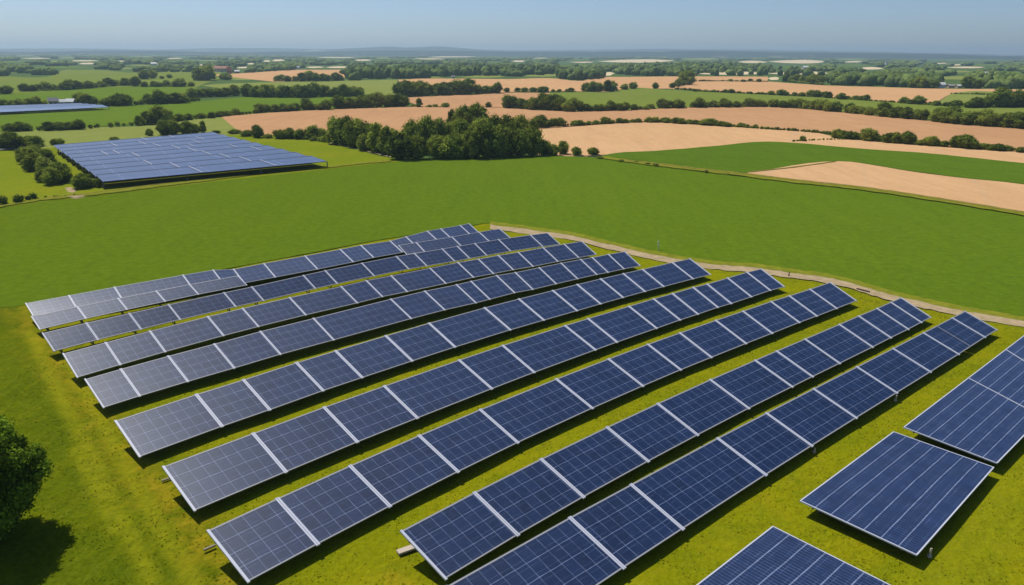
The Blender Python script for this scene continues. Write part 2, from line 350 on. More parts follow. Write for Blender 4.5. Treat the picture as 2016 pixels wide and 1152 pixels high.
sheet('stubble_field', F4, M['stubble_pale'], .04)
sheet('stubble_field', F5, M['stubble_pale'], .0)
sheet('stubble_field', F6, M['stubble_rosy'], -.03)
sheet('crop_field', F7, M['pasture'], -.06)
sheet('stubble_field', F8, M['stubble'], -.09)
sheet('pasture_field', F8b, M['pasture_olive'], -.07)
sheet('stubble_field', F9, M['stubble_rosy'], -.10)
sheet('crop_field', F10, M['pasture_olive'], -.12)
sheet('stubble_field', F11, M['stubble'], -.10)
# left side
sheet('pasture_field', [(-400, 160), (0, 150), (110, 147), (120, 139.5), (160, 137.5), (215, 139), (250, 143), (430, 141), (450, 150), (400, 166), (388, 172), (300, 190), (100, 200), (-400, 222)], M['pasture'], -.14)
sheet('pasture_field', [(-400, 205), (0, 185), (110, 178.5), (200, 172.5), (370, 170.5), (392, 175), (370, 190), (200, 200), (0, 210), (-400, 235)], M['pasture_bright'], -.11)
sheet('pasture_field', [(-400, 250), (0, 226), (160, 214), (230, 209), (388, 200), (500, 190), (640, 190), (720, 187), (800, 192), (806, 205), (655, 216), (504, 225), (330, 236), (240, 245), (0, 258), (-400, 285)], M['pasture_bright'], -.08)
sheet('pasture_field', [(-400, 290), (0, 259.5), (176, 251), (315, 246), (420, 229.5), (436, 231), (471, 258), (500, 266), (418, 266), (250, 276), (118, 290), (0, 294), (-400, 315)], M['pasture_olive'], -.05)
sheet('meadow_field', [(-400, 318), (0, 297), (38, 297), (110, 290), (250, 278), (418, 266), (500, 266), (600, 270), (660, 282), (765, 310), (840, 312), (640, 333), (330, 368), (215, 382), (100, 395), (0, 409), (-400, 455)], M['yellow_meadow'], -.02)
ribbon('verge', [(-100, 417), (0, 405), (80, 392), (150, 385), (215, 378), (330, 363), (430, 351), (520, 339), (640, 329), (700, 322), (770, 316)], M['verge'], .14, 2.6, 1.6, .6)
ribbon('verge', [(90, 389), (150, 383), (230, 373), (330, 360), (430, 348.5), (520, 336.5)], M['verge_dark'], .16, .8, .6, .3)
ribbon('verge', [(1185, 309), (1230, 316), (1300, 324), (1400, 336.5), (1470, 344), (1520, 351), (1600, 360), (1700, 371), (1850, 393), (2016, 420), (2300, 468)], M['verge'], .16, 2.6, 4.0, .7)
ribbon('verge', [(1230, 314.5), (1300, 322.5), (1400, 335), (1470, 342.5), (1600, 358), (1700, 369), (1850, 391), (2016, 418), (2300, 465)], M['verge_dark'], .18, 1.1, 1.8, .5)
ribbon('verge', [(1476, 338), (1560, 329), (1646, 317.4)], M['verge_dark'], .16, .7, .5, .2)
ribbon('grey_road', [(-300, 306), (-60, 297), (0, 293.5), (36, 291)], M['road'], .04, 1.6, 1.2, .05)
sheet('dirt_patch', [(128, 370), (140, 368), (150, 374), (146, 379), (134, 377)], M['track'], .06)
sheet('dirt_patch', [(133, 386), (152, 385), (166, 384.5), (150, 388.5)], M['track'], .19)
ribbon('dirt_path', [(640, 279), (690, 290), (740, 302), (770, 309)], M['track'], .05, .7, .7, .2)
ribbon('dirt_path', [(105, 290), (140, 310), (170, 333), (196, 360)], M['verge'], .05, 1.2, 1.5, .3)
# far pale fields between the woods: (x0, x1, y0, y1, shade)
FAR = [(697,732,117,120,0),(740,768,113.5,115.5,1),(843,942,110.5,113,0),(602,640,131,134,0),(641,698,131,134,0),(703,830,128,133,1),(830,874,127.5,130,0),(786,877,151,153.5,1),(904,995,149,153,1),
 (1175,1330,117,123,0),(1120,1170,121.5,123.5,0),(1338,1418,115,118,1),(1008,1036,119,122,0),(1030,1105,145,151,1),(1179,1210,142,149,0),(1370,1512,141.5,147,0),(1380,1456,128.5,131,1),(1453,1512,120,124,0),
 (1512,1628,118,124,0),(1512,1640,141,147,0),(1638,1711,114.5,117.5,1),(1660,1700,120,123,0),(1686,1743,132.5,137,0),(1633,1774,149,154,0),(1819,1970,150,156.5,1),(1512,1534,151.5,157.5,0),(1875,1893,126.5,129,0),(1840,1866,124,126,0),(1880,1910,139,143,1),(1960,2016,141,146,2),(1975,2040,148,151,1),
 (425,460,132,141,0),(465,490,131.5,134.5,0),(515,533,118.5,121.5,0),(535,562,117,121,0),(487,500,124,127,0),(155,190,123.5,126.5,0),(230,245,119.5,122,0),(115,150,112.5,115,1),(300,315,124.5,127,0),(250,300,127.5,129.5,1),(390,406,127,129,0),(330,360,114,116,0),(390,430,118,120,1),(430,520,150,157,1),(235,262,133.5,136.5,1),
 (1100,1180,109,111,0),(955,990,121,123,2),(900,960,129.5,131.5,2),(590,640,108,110,1),(1700,1790,111.5,114,2),(1820,1990,117,119,2),(1560,1620,109.5,111.5,1),(60,180,131,134,2),(0,50,121,123,2)]
_r = random.Random(21)
for _i in range(60):
    _y = 107.5 + 21 * _r.random() ** 1.1; _x = _r.uniform(-60, 2080); _w = _r.uniform(18, 80); _t = .8 + (_y - 107) * .09
    _y0 = _y + (_x - 1008) * .0045
    if all(not (a - 10 < _x + _w and b + 10 > _x and c - 1.5 < _y0 + _t and d + 1.5 > _y0) for a, b, c, d, s in FAR): FAR.append((_x, _x + _w, _y0, _y0 + _t, _r.choice((0, 0, 1, 2))))
for (a, b, c, d, s) in FAR:
    m = (c + d) / 2; q = (d - c) / 2; L = b - a
    pts = [(a, m + q * random.uniform(-.2, .9)), (a + L * random.uniform(.15, .3), m - q * random.uniform(.5, 1)), (a + L * .7, c), (b, m + q * random.uniform(-.6, .4)), (b - L * random.uniform(.1, .3), d - q * random.uniform(0, .5)), (a + L * .3, d)]
    sheet('distant_field', pts, (M['far_field'], M['pasture_olive'], M['pasture_bright'])[s], -.2, 0.02)

# ---------------------------------------------------------------- hills on the horizon
def hills(pts, dist, depth, seed):
    """ridge from photo points (x, y of the skyline), a real rounded range of hills"""
    pp = smooth(pts, False, 10); rr = random.Random(seed); V = []; F = []; K = 9
    for i, (x, y) in enumerate(pp):
        u, v = x - 1008, 576 - y; u, v = u * _c - v * _s, u * _s + v * _c
        v += 1.5; d = Vector((u, FPX * math.cos(PITCH) + v * math.sin(PITCH), v * math.cos(PITCH) - FPX * math.sin(PITCH)))
        t = dist / math.hypot(d.x, d.y); top = CAMH + d.z * t; dx, dy = d.x * t, d.y * t; un = Vector((dx, dy, 0)).normalized()
        for j in range(K + 1):
            f = -1 + 2 * j / K; h = (math.cos(f * math.pi) + 1) / 2
            z = -1 + (max(top, 3) + 1) * h ** .8 + noise.noise(Vector((dx * .002, dy * .002, f * 3 + seed))) * 8 * (1 - abs(f))* (h < .98)
            V.append((dx + un.x * f * depth, dy + un.y * f * depth, z))
        if i:
            for j in range(K): a = (i - 1) * (K + 1) + j; b = i * (K + 1) + j; F.append((a, b, b + 1, a + 1))
    me = pymesh('hills', V, F, M['hill'])
    me.polygons.foreach_set('use_smooth', [True] * len(me.polygons))
    tag(link('hills', me), kind='structure')
k = NT('wooded_hills'); g = k.geo()
c = k.mix(k.ramp(k.noise(g, .0035, 5, .7), .42, .6), (.016, .042, .020), (.035, .068, .028))
c = k.mix(k.ramp(k.noise(k.mapping(g, (1, .5, 1)), .0016, 4, .6), .6, .66), c, (.22, .22, .10)); k.pr(c, .95, .05, normal=k.bump(k.noise(g, .01, 5, .8), 1, 60)); M['hill'] = k.m
hills([(-700, 96), (-300, 97), (0, 97.5), (150, 96.5), (300, 98.5), (420, 97), (500, 96), (620, 98), (760, 99), (900, 101), (1050, 100.5), (1200, 99), (1340, 98), (1500, 99.5), (1640, 102), (1760, 104), (1900, 107.5), (2050, 110), (2400, 114)], 11500, 1500, 1)
hills([(640, 99.5), (690, 97), (728, 94.5), (760, 92.8), (800, 95), (830, 94), (864, 92.6), (900, 95), (945, 99), (1000, 101)], 10200, 1100, 4)
hills([(-700, 101), (-200, 102), (60, 103.5), (240, 101), (420, 104), (600, 103.5), (820, 101), (980, 103), (1180, 103.6), (1400, 102.2), (1560, 104.5), (1700, 106.4), (1850, 109.2), (2000, 111.5), (2400, 116)], 7000, 900, 2)

# ---------------------------------------------------------------- foliage building blocks
def ico():
    t = (1 + 5 ** .5) / 2
    v = np.array([(-1,t,0),(1,t,0),(-1,-t,0),(1,-t,0),(0,-1,t),(0,1,t),(0,-1,-t),(0,1,-t),(t,0,-1),(t,0,1),(-t,0,-1),(-t,0,1)], float)
    f = [(0,11,5),(0,5,1),(0,1,7),(0,7,10),(0,10,11),(1,5,9),(5,11,4),(11,10,2),(10,7,6),(7,1,8),(3,9,4),(3,4,2),(3,2,6),(3,6,8),(3,8,9),(4,9,5),(2,4,11),(6,2,10),(8,6,7),(9,8,1)]
    v /= np.linalg.norm(v, axis=1)[:, None]; vs = list(v); fs = []; mid = {}
    def m(a, b):
        k = (min(a, b), max(a, b))
        if k not in mid: q = vs[a] + vs[b]; vs.append(q / np.linalg.norm(q)); mid[k] = len(vs) - 1
        return mid[k]
    for a, b, c in f:
        x, y, z = m(a, b), m(b, c), m(c, a); fs += [(a, x, z), (x, b, y), (z, y, c), (x, y, z)]
    return np.array(vs), np.array(fs)
IV, IF = ico()
def leaves(C, N, size, r):
    """quads at C facing N"""
    n = len(C); N = N / np.linalg.norm(N, axis=1)[:, None]
    A = np.cross(N, r.normal(size=(n, 3))); A /= np.linalg.norm(A, axis=1)[:, None]; B = np.cross(N, A)
    s = (size * r.uniform(.6, 1.3, n))[:, None]
    V = np.stack([C - A * s - B * s * .6, C + A * s * .9 - B * s * .7, C + A * s * .7 + B * s * .8, C - A * s * .8 + B * s * .6], 1).reshape(-1, 3)
    return V, np.arange(n * 4).reshape(n, 4)
def lobed(lobes, nleaf, size, mat, seed, name='crown', core=.72):
    """leafy crown: an inner rough core per lobe plus leaf clumps spread through its outer volume"""
    r = np.random.default_rng(seed); Vs = []; Fs = []; T = []; off = 0
    wts = np.array([l[3] ** 2 for l in lobes]); wts = wts / wts.sum()
    for (cx, cy, cz, rad) in lobes:
        c = np.array([cx, cy, cz]); d = 1 + r.uniform(-.22, .22, len(IV)); v = IV * (rad * core * d)[:, None] * np.array([1, 1, .92]) + c
        tri = IF; Vs.append(v); F4 = np.stack([tri[:, 0], tri[:, 1], tri[:, 2], tri[:, 2]], 1)
        Fs.append(('t', tri + off)); T.append(np.full(len(tri), r.uniform(.05, .35))); off += len(v)
    tris = np.concatenate([f for _, f in Fs])
    ids = r.choice(len(lobes), nleaf, p=wts); L = np.array(lobes)[ids]
    dirs = r.normal(size=(nleaf, 3)); dirs[:, 2] = dirs[:, 2] * .9 + .15; dirs /= np.linalg.norm(dirs, axis=1)[:, None]
    rad = L[:, 3] * r.uniform(.70, 1.22, nleaf); C = L[:, :3] + dirs * rad[:, None]
    lt = r.uniform(.05, .85, len(lobes))[ids]
    V, Q = leaves(C, dirs + r.normal(size=(nleaf, 3)) * .45, size, r); Q = Q + off
    Vall = np.concatenate(Vs + [V]); me = D.meshes.new(name)
    me.vertices.add(len(Vall)); me.vertices.foreach_set('co', Vall.astype(np.float32).ravel())
    nt_, nq = len(tris), len(Q); li = np.concatenate([tris.ravel(), Q.ravel()]).astype(np.int32)
    me.loops.add(len(li)); me.loops.foreach_set('vertex_index', li)
    me.polygons.add(nt_ + nq); me.polygons.foreach_set('loop_start', np.concatenate([np.arange(nt_) * 3, nt_ * 3 + np.arange(nq) * 4]).astype(np.int32))
    me.update(calc_edges=True); a = me.attributes.new('tone', 'FLOAT', 'FACE')
    a.data.foreach_set('value', np.concatenate([np.concatenate(T), np.clip(lt + r.normal(size=nq) * .25, 0, 1)]).astype(np.float32))
    me.materials.append(mat); return me
def crown_lobes(seed, W=.38, H=1.0, base=.16, n=16, point=0.0):
    """lobes for a crown of overall height H (tree height) and half-width W, lowest foliage at base"""
    r = random.Random(seed); L = []; zc = (H + base) / 2; rz = (H - base) / 2
    for i in range(n):
        t = (i + .5) / n; z = 1 - 2 * t; a = i * 2.39996 + r.uniform(-.4, .4); q = math.sqrt(1 - z * z) * r.uniform(.45, .88)
        if point: q *= 1 - point * max(0, z)
        rad = W * r.uniform(.28, .52)
        L.append((math.cos(a) * q * W, math.sin(a) * q * W, zc + z * (rz - rad * .9), rad))
    L.append((0, 0, zc, W * .62)); L.append((0, 0, zc - rz * .35, W * .6)); L.append((0, 0, zc + rz * .3, W * .5))
    return L
def trunk_mesh(seed, H=1.0, r0=.028, limbs=5, top=.6):
    mb = MB(); r = random.Random(seed); V = []; F = []
    def tube(a, b, ra, rb, seg=6):
        a = Vector(a); b = Vector(b); d = (b - a).normalized(); x = d.orthogonal().normalized(); y = d.cross(x); n = len(V)
        for p, q in ((a, ra), (b, rb)):
            for i in range(seg): an = 2 * math.pi * i / seg; V.append(p + (x * math.cos(an) + y * math.sin(an)) * q)
        for i in range(seg): j = (i + 1) % seg; F.append((n + i, n + j, n + seg + j, n + seg + i))
    p = Vector((0, 0, -.03)); rad = r0 * 1.25
    for i in range(4):
        q = Vector((r.uniform(-.02, .02), r.uniform(-.02, .02), top * (i + 1) / 4)); tube(p, q, rad, rad * .8); p = q; rad *= .8
    for i in range(limbs):
        a = r.uniform(0, 6.28); z = top * r.uniform(.4, .95); tube((0, 0, z), (math.cos(a) * .2, math.sin(a) * .2, z + r.uniform(.1, .22)), r0 * .55, r0 * .2, 5)
    me = pymesh('trunk', V, F, M['bark']); return me
TYPES = {}
def proto(key, W, base, n, leafn, size, mat, seeds, point=0):
    TYPES[key] = [(lobed(crown_lobes(s, W, 1.0, base, n, point), leafn, size, mat, s), trunk_mesh(s), W) for s in seeds]
proto('round', .46, -.06, 19, 3000, .026, M['leaf'], (11, 12, 13))
proto('dark', .44, -.06, 19, 3000, .026, M['leaf_dark'], (21, 22, 23))
proto('pale', .44, -.06, 18, 3000, .026, M['leaf_pale'], (31, 32))
proto('tall', .28, -.05, 16, 2600, .024, M['leaf'], (41, 42), .45)
proto('bush', .62, -.05, 13, 2600, .036, M['leaf'], (51, 52, 53))
proto('dbush', .62, -.05, 13, 2600, .036, M['leaf_dark'], (61, 62))
TREES = []
def plant(x, y, hpx, wpx, typ, label, group, cat='tree', off=0.0):
    """one tree whose foot is seen at photo pixel x, y; hpx and wpx its height and full width in photo pixels"""
    p = P(x, y); sl_ = slant(x, y); h = hpx * sl_ / FPX * 1.03; wd = wpx * sl_ / FPX
    cm, tm, W = random.choice(TYPES[typ])
    o = empty('bush' if cat == 'bush' else 'tree', (p.x, p.y, -.25), label=label, cat=cat, group=group)
    o.rotation_euler.z = random.uniform(0, 6.28)
    s = wd / (2 * W); o.scale = (s, s, h)
    c = link('crown', cm, o); t = link('trunk', tm, o); TREES.append(o); return o
ORD = 'first second third fourth fifth sixth seventh eighth ninth tenth eleventh twelfth thirteenth fourteenth fifteenth sixteenth seventeenth eighteenth nineteenth twentieth twenty-first twenty-second twenty-third twenty-fourth'.split()
def along(px, t):
    q = [np.array(p, float) for p in px]; L = [np.linalg.norm(b - a) for a, b in zip(q[:-1], q[1:])]; d = t * sum(L)
    for a, b, l in zip(q[:-1], q[1:], L):
        if d <= l: return a + (b - a) * d / l
        d -= l
    return q[-1]
ADJ = {'round': 'round green', 'dark': 'dark green', 'pale': 'pale green', 'tall': 'slender green', 'bush': 'low round', 'dbush': 'low dark'}
def hedgerow(px, h0, h1, label, thick=2.2, mat='leaf_dark', cat='hedge'):
    """continuous low hedge or scrub along photo points"""
    pp = smooth(px, False, 10); Q = [P(x, y) for x, y in pp]; H = [h * slant(x, y) / FPX for (x, y), h in ((q, random.uniform(h0, h1)) for q in pp)]
    lob = []
    for a, b, ha, hb in zip(Q[:-1], Q[1:], H[:-1], H[1:]):
        L = (b - a).length; m = max(1, int(L / max(.8, (ha + hb) * .3)))
        for j in range(m):
            f = (j + random.random()) / m; h = (ha + (hb - ha) * f) * random.uniform(.65, 1.15); p = a + (b - a) * f; r = h * .52
            lob.append((p.x + random.uniform(-.3, .3) * thick, p.y + random.uniform(-.3, .3) * thick, h * .42, r))
    hm = sum(H) / len(H)
    me = lobed(lob, min(60000, len(lob) * 70), max(.14, hm * .07), M[mat], len(lob), 'hedgerow', .8)
    return tag(link('hedgerow', me), label=label, cat=cat)

def tree_line(px, n, h0, h1, where, types=('round', 'dark', 'pale'), wr=(.95, 1.4), group=None, jx=.32, jy=.8, cat='tree', over=1.5):
    """trees side by side along photo points, each its own thing"""
    X_ = [along(px, (i + .5) / n) for i in range(n)]; span = abs(px[-1][0] - px[0][0]) / n
    hs = [random.uniform(h0, h1) for _ in range(n)]; hi = max(range(n), key=lambda i: hs[i])
    for i, (x, y) in enumerate(X_):
        typ = random.choice(types); hh = hs[i] if i != hi else h1 * 1.05
        if 'bush' in typ: hh *= .9
        wp = hh * random.uniform(1.4, 2.6) if 'bush' in typ and n > 1 else max(hh * random.uniform(*wr) * (.6 if typ == 'tall' else .95), min(span * over, hh * 1.5) if typ != 'tall' else 0)
        if n > 1: who = 'tallest %s %s' % (ADJ[typ], cat) if i == hi else '%s %s, %s from left' % (ADJ[typ], cat, ORD[i] if i < 24 else 'last')
        else: who = 'lone %s %s' % (ADJ[typ], cat)
        plant(x + random.uniform(-jx, jx) * span, y + random.uniform(-jy, jy * .4), hh, wp, typ, (who + ' ' + where).replace('  ', ' '), group or ('trees ' + where), cat)
    if n >= 4: hedgerow(px, h0 * .28, h0 * .5, 'dark undergrowth beneath the %s %s' % ('trees' if cat == 'tree' else 'bushes', where), 1.6, 'leaf', 'undergrowth')

# ---------------------------------------------------------------- the central wood, tree by tree
G = 'trees of the wood behind the green field'
WOOD = [  # x, foot y, height px, width px, type, words
 (664,283,50,46,'round','outermost left tree of the wood, round and broad'),(683,285,54,42,'dark','tall dark tree second from the left end of the wood'),(700,289,54,44,'round','tall rounded tree with lit left side, third at the wood\'s left end'),
 (722,291,50,34,'round','tree with narrow peaked top in the left group of the wood'),(736,296,50,34,'dark','dark tree behind the small pale one at left of the wood'),(716,296,32,26,'pale','small pale round tree at the foot of the left wood edge'),
 (741,299,56,34,'tall','narrow green tree standing upright at the path\'s end'),(762,303,54,34,'tall','second narrow upright tree, right beside the path\'s end'),(776,296,42,34,'pale','pale tree tucked behind the two narrow upright trees'),
 (790,313,52,50,'dark','dark broad tree at the wood\'s front corner nearest the path'),(820,312,46,40,'round','low round tree at the wood front, right of the dark corner tree'),(812,300,62,40,'round','tree with feathery top rising behind the front corner tree'),
 (840,296,66,40,'round','tallest feathery tree left of the big clump in mid wood'),(863,311,44,44,'round','broad light green tree at the wood front below the tall clump'),(866,294,60,40,'pale','pale tree behind the broad front tree in mid wood'),
 (893,311,48,44,'dark','very dark tree at the wood front below the tall clump'),(886,292,52,36,'round','green tree in the second rank just left of the tall clump'),(915,310,40,30,'pale','small light tree at the wood front, right of the darkest tree'),
 (934,310,62,46,'round','large round tree at the wood front, middle of its right half'),(912,296,62,42,'dark','dark tree of the second rank under the tall clump'),(960,309,66,44,'dark','tall dark tree in the front rank of the wood\'s right half'),
 (948,293,60,42,'round','green tree of the second rank, right below the tall clump'),(982,308,60,44,'pale','light green tree at the front of the wood\'s right half'),(974,290,62,44,'round','rounded tree at the back rank, right of the tall clump'),
 (1005,307,56,42,'round','green tree third from the wood\'s right end in front'),(998,288,60,42,'dark','dark tree of the rear rank near the wood\'s right end'),(1026,306,52,40,'dark','dark green tree second from the right end of the wood front'),
 (1022,286,58,42,'round','tree of the rear rank close to the beige field'),(1048,305,54,40,'round','outermost right big tree of the wood, beside the beige field'),(1044,282,46,36,'dark','dark tree on the far right corner of the wood'),
 (914,262,54,34,'dark','tall dark tree at left of the clump standing above the wood'),(937,262,58,40,'dark','tallest dark tree of the clump standing above the wood'),(890,258,42,20,'dark','narrow dark tree at the left foot of the tall clump'),
 (958,266,34,34,'dark','low dark tree at right foot of the tall clump'),(1071,304,30,28,'dark','short dark tree just off the wood\'s right end'),(1088,305,22,22,'round','low tree between the wood and the round bushes')]
for x, y, h, wd, typ, lab in WOOD: plant(x, y, h, wd * 1.08, typ, lab, G)
for x, y, h, wd, typ, lab in [(1108,303,27,24,'round','largest round bush right of the wood, on the beige field corner'),(1135,305,17,22,'dbush','dark round bush between two others right of the wood'),(1167,304,15,22,'bush','last round bush right of the wood at the green field tip')]:
    plant(x, y, h, wd, typ, lab, None, 'bush')
# trees by the middle solar farm and the left foreground of the plain
for x, y, h, wd, typ, lab, c in [
 (5,291,22,30,'dark','dark tree cut by the left photo edge above the grey road','tree'),(24,291,28,34,'dark','dark round tree beside the grey road at far left','tree'),(56,287,17,26,'round','low green tree left of two near the farm\'s far corner','tree'),(70,288,18,30,'dark','low dark tree right of the pair near the farm\'s far corner','tree'),
 (108,285,11,16,'dbush','small dark bush touching the far left corner of the middle array','bush'),(119,285,12,12,'bush','small bush second at the far left corner of the middle array','bush'),(225,275,6,18,'dbush','tiny dark bush behind the top edge of the middle array','bush'),
 (295,267,13,14,'dbush','small round bush left of the dark tree pair behind the array','bush'),(324,265,27,26,'dark','dark round tree, left of the pair behind the middle array','tree'),(340,264,26,26,'round','green round tree leaning against the pair behind the array','tree'),(368,264,24,28,'dark','dark round tree, right of the pair behind the middle array','tree'),(384,263,19,18,'dark','smaller dark tree at the pair\'s right shoulder','tree'),(400,262,23,15,'tall','slim pale tree right of the dark pair behind the array','tree'),
 (425,262,6,18,'dbush','low dark bush at the far right corner of the middle array','bush'),
 (292,243,22,26,'dark','dark tree left of the tall clump in the left hedge','tree'),(310,243,31,34,'dark','tallest dark tree of the clump in the left hedge','tree'),(326,243,27,28,'round','green tree right of the tallest in the left hedge clump','tree'),(275,246,17,18,'dark','round dark tree just left of the clump in the left hedge','tree'),
 (51,312,20,28,'round','uppermost tree of the grove left of the middle array','tree'),(72,318,28,34,'round','broad upper tree of the grove left of the middle array','tree'),(50,322,20,22,'dark','dark tree on the left flank of the grove by the array','tree'),(92,326,28,34,'dark','dark tree on the right flank of the grove by the array','tree'),(68,336,30,32,'round','green tree in the heart of the grove left of the array','tree'),(55,334,16,18,'dbush','low bush at left foot of the grove by the array','bush'),(88,340,28,28,'pale','pale tree in the lower grove left of the array','tree'),
 (84,358,26,24,'pale','pale tree at the lower left corner of the grove','tree'),(104,363,30,30,'round','frontmost green tree of the grove left of the array','tree'),(124,358,30,34,'dark','dark tree at the lower right corner of the grove','tree'),(118,345,24,26,'dark','dark tree second from the grove\'s lower right corner','tree'),
 (163,370,26,36,'dark','dark round tree standing alone beside the array\'s near left corner','tree'),(182,368,14,16,'bush','pale small bush between the lone dark tree and the array','bush'),(195,369,16,12,'dbush','narrow dark bush right at the array\'s near left corner','bush'),
 (507,271,25,22,'dark','dark tree left on the beige field\'s lower edge','tree'),(527,272,9,18,'bush','low bush between the dark tree and the bush row','bush'),(486,268,12,26,'dbush','low dark bush on the beige field corner beside the array','bush'),(463,263,9,22,'bush','low bush just off the array\'s far right corner','bush')]:
    plant(x, y, h, wd, typ, lab, None, c)
tree_line([(548,273),(640,274)], 6, 16, 25, 'along the beige field\'s lower edge', ('round','dark','bush'), group='bushy trees on the beige field edge')
tree_line([(612,276),(655,281)], 3, 10, 15, 'leading to the wood\'s left end', ('bush','round'), cat='bush')

# ---------------------------------------------------------------- tree lines, tree by tree
RD = ('round', 'dark', 'dark', 'pale')
tree_line([(0,186),(24,184)], 2, 9, 13, 'at the left photo edge, third hedge up', ('dark',))
tree_line([(40,180),(130,177),(240,168)], 13, 9, 15, 'in the tree line left of the farmhouse field', ('dark','dark','round'))
tree_line([(245,168),(272,170)], 2, 12, 16, 'by the beige strip far left', ('dark',))
tree_line([(276,156),(304,154)], 3, 12, 15, 'in the grove above the green field far left', ('dark','round'))
tree_line([(312,155),(336,154)], 2, 5, 7, 'right of the small far left grove', ('dbush',), cat='bush')
tree_line([(280,171),(380,170)], 7, 8, 14, 'on the field edge below the far left grove', ('dark','round'))
tree_line([(386,159),(412,158)], 3, 19, 24, 'in the tall grove below the brick farm', ('dark','round'))
tree_line([(432,157),(458,157)], 2, 9, 11, 'right of the grove below the brick farm', ('dark','round'))
tree_line([(370,192),(465,188)], 8, 13, 18, 'in the left one of two dense belts', ('dark','round'), over=1.7)
tree_line([(480,190),(504,191),(600,192),(622,191)], 9, 20, 26, 'in the right one of two dense belts', RD, over=1.6)
tree_line([(630,190),(718,190)], 7, 13, 22, 'in the thinner end of the dense belt', RD)
tree_line([(0,211),(40,210),(92,208)], 6, 9, 15, 'behind the far blue solar strip', ('dark','round'))
tree_line([(148,206),(190,207)], 3, 14, 20, 'right of the pale farmhouse', ('dark','round'))
tree_line([(200,209),(232,208),(260,207)], 4, 13, 21, 'at the far solar strip\'s right tip', RD)
tree_line([(290,205),(320,204),(366,202)], 5, 16, 23, 'in the dark clump right of the solar strip', ('dark','round'), over=1.6)
hedgerow([(232,208),(262,207),(300,205),(345,203),(392,199)], 6, 9, 'low dark hedge joining the tree clumps right of the far solar strip')
hedgerow([(-60,264),(0,259),(60,258),(120,255),(180,252.5),(240,249),(290,246)], 7, 13, 'dark bushy hedge below the bright field, left of its tall clump', 3)
hedgerow([(330,240),(370,235),(430,229),(470,226),(504,223)], 6, 10, 'dark bushy hedge right of the tall clump, running to the beige field', 3)
tree_line([(15,259),(60,258)], 3, 12, 15, 'rising from the left hedge near the photo edge', ('dark',))
tree_line([(90,257),(160,254)], 4, 13, 16, 'rising from the middle of the left hedge', ('dark',))
tree_line([(340,239),(480,225)], 7, 10, 13, 'rising from the hedge above the olive field', ('dark','round'))
tree_line([(506,222),(560,219),(590,217)], 6, 11, 16, 'left on the upper edge of the rosy field', RD)
tree_line([(596,217),(606,216.5)], 1, 21, 21, 'sticking up on the rosy field\'s upper edge', ('dark',))
tree_line([(612,216.5),(650,215.5)], 3, 12, 18, 'left of the dense belt by the rosy field', ('dark','round'))
tree_line([(660,214),(720,212),(800,209)], 9, 20, 27, 'in the dense belt above the rosy field', RD, over=1.5)
tree_line([(824,210),(826,210)], 1, 16, 16, 'shaped like a cone between two beige fields', ('tall',))
tree_line([(806,210),(880,211.5)], 5, 5, 9, 'between two beige fields, left of the tall clump', ('dbush','bush'), cat='bush')
tree_line([(960,211),(966,211)], 1, 10, 10, 'right of the tall clump on the beige edge', ('dark',))
tree_line([(990,212),(1008,213),(1060,216)], 5, 19, 24, 'left in the belt above the long rosy field', RD)
tree_line([(1064,216),(1108,218)], 4, 24, 31, 'in the rosy field belt\'s tall part', ('dark','round'), over=1.6)
tree_line([(1115,219),(1144,219)], 3, 20, 24, 'where the belt above the rosy field steps down', ('round','dark'))
tree_line([(1152,219),(1235,217)], 7, 12, 18, 'in the lower right run of that belt', RD)
tree_line([(1242,216.5),(1290,214.5)], 4, 7, 12, 'in the thin gap of the rosy field belt', ('bush','dbush','round'))
tree_line([(1300,213.5),(1350,212.5)], 4, 13, 18, 'in the small clump over the rosy field crest', RD)
tree_line([(1358,212),(1512,210)], 11, 9, 18, 'on the rosy field crest right of centre', RD)
tree_line([(1518,210.5),(1570,213),(1655,221)], 9, 13, 19, 'in the falling belt right of the field crest', ('dark','round'))
tree_line([(1664,222),(1718,227)], 4, 13, 17, 'in the short clump between two gaps at right', ('dark','round'))
tree_line([(1730,229),(1822,237)], 6, 16, 24, 'in the belt just left of the right-hand wood', ('dark','round'), over=1.5)
tree_line([(1834,239),(1900,245),(2030,254)], 9, 20, 27, 'in the big belt at the right photo edge', ('dark','dark','round'), over=1.6)
tree_line([(1055,251),(1112,247)], 4, 13, 23, 'right behind the wood on the beige border', RD)
tree_line([(1122,246.5),(1200,243),(1282,240.5)], 11, 7, 13, 'in the hedge climbing to the beige corner', ('bush','round','dbush'), cat='bush')
tree_line([(1288,240.5),(1400,247)], 9, 9, 14, 'in the hedge falling from the beige corner', ('bush','round','dbush'), cat='bush')
hedgerow([(1110,248),(1200,243.5),(1285,240.5),(1400,247),(1512,254.5),(1600,261),(1650,266)], 3.5, 6, 'low hedge between the long rosy field and the pale beige one', 2)
tree_line([(1408,248),(1500,253)], 5, 6, 11, 'in the thinning hedge right of the beige corner', ('bush','dbush'), cat='bush')
tree_line([(1012,181),(1135,180.5)], 9, 5, 11, 'between two beige fields above centre', ('dbush','dark'), cat='bush')
tree_line([(1150,180),(1214,179)], 5, 15, 20, 'in the dark clump left of the olive rise', ('dark',), over=1.5)
tree_line([(1224,176),(1250,175)], 2, 9, 12, 'right of the dark clump on the olive rise', ('dark','round'))
tree_line([(1288,174.5),(1292,174.5)], 1, 11, 11, 'on the top of the olive rise', ('dark',))
tree_line([(1318,174),(1346,167)], 3, 9, 14, 'in the row below the tall dark tree', ('dark',))
tree_line([(1351,167),(1353,167)], 1, 25, 25, 'rising over the beige fields right of centre', ('dark',))
hedgerow([(1330,175.5),(1400,181),(1512,186),(1580,189),(1640,193.5),(1764,202),(1845,207),(1890,211.5)], 2.2, 4, 'thin dark hedge between the beige slope and the green strip, right', 2)
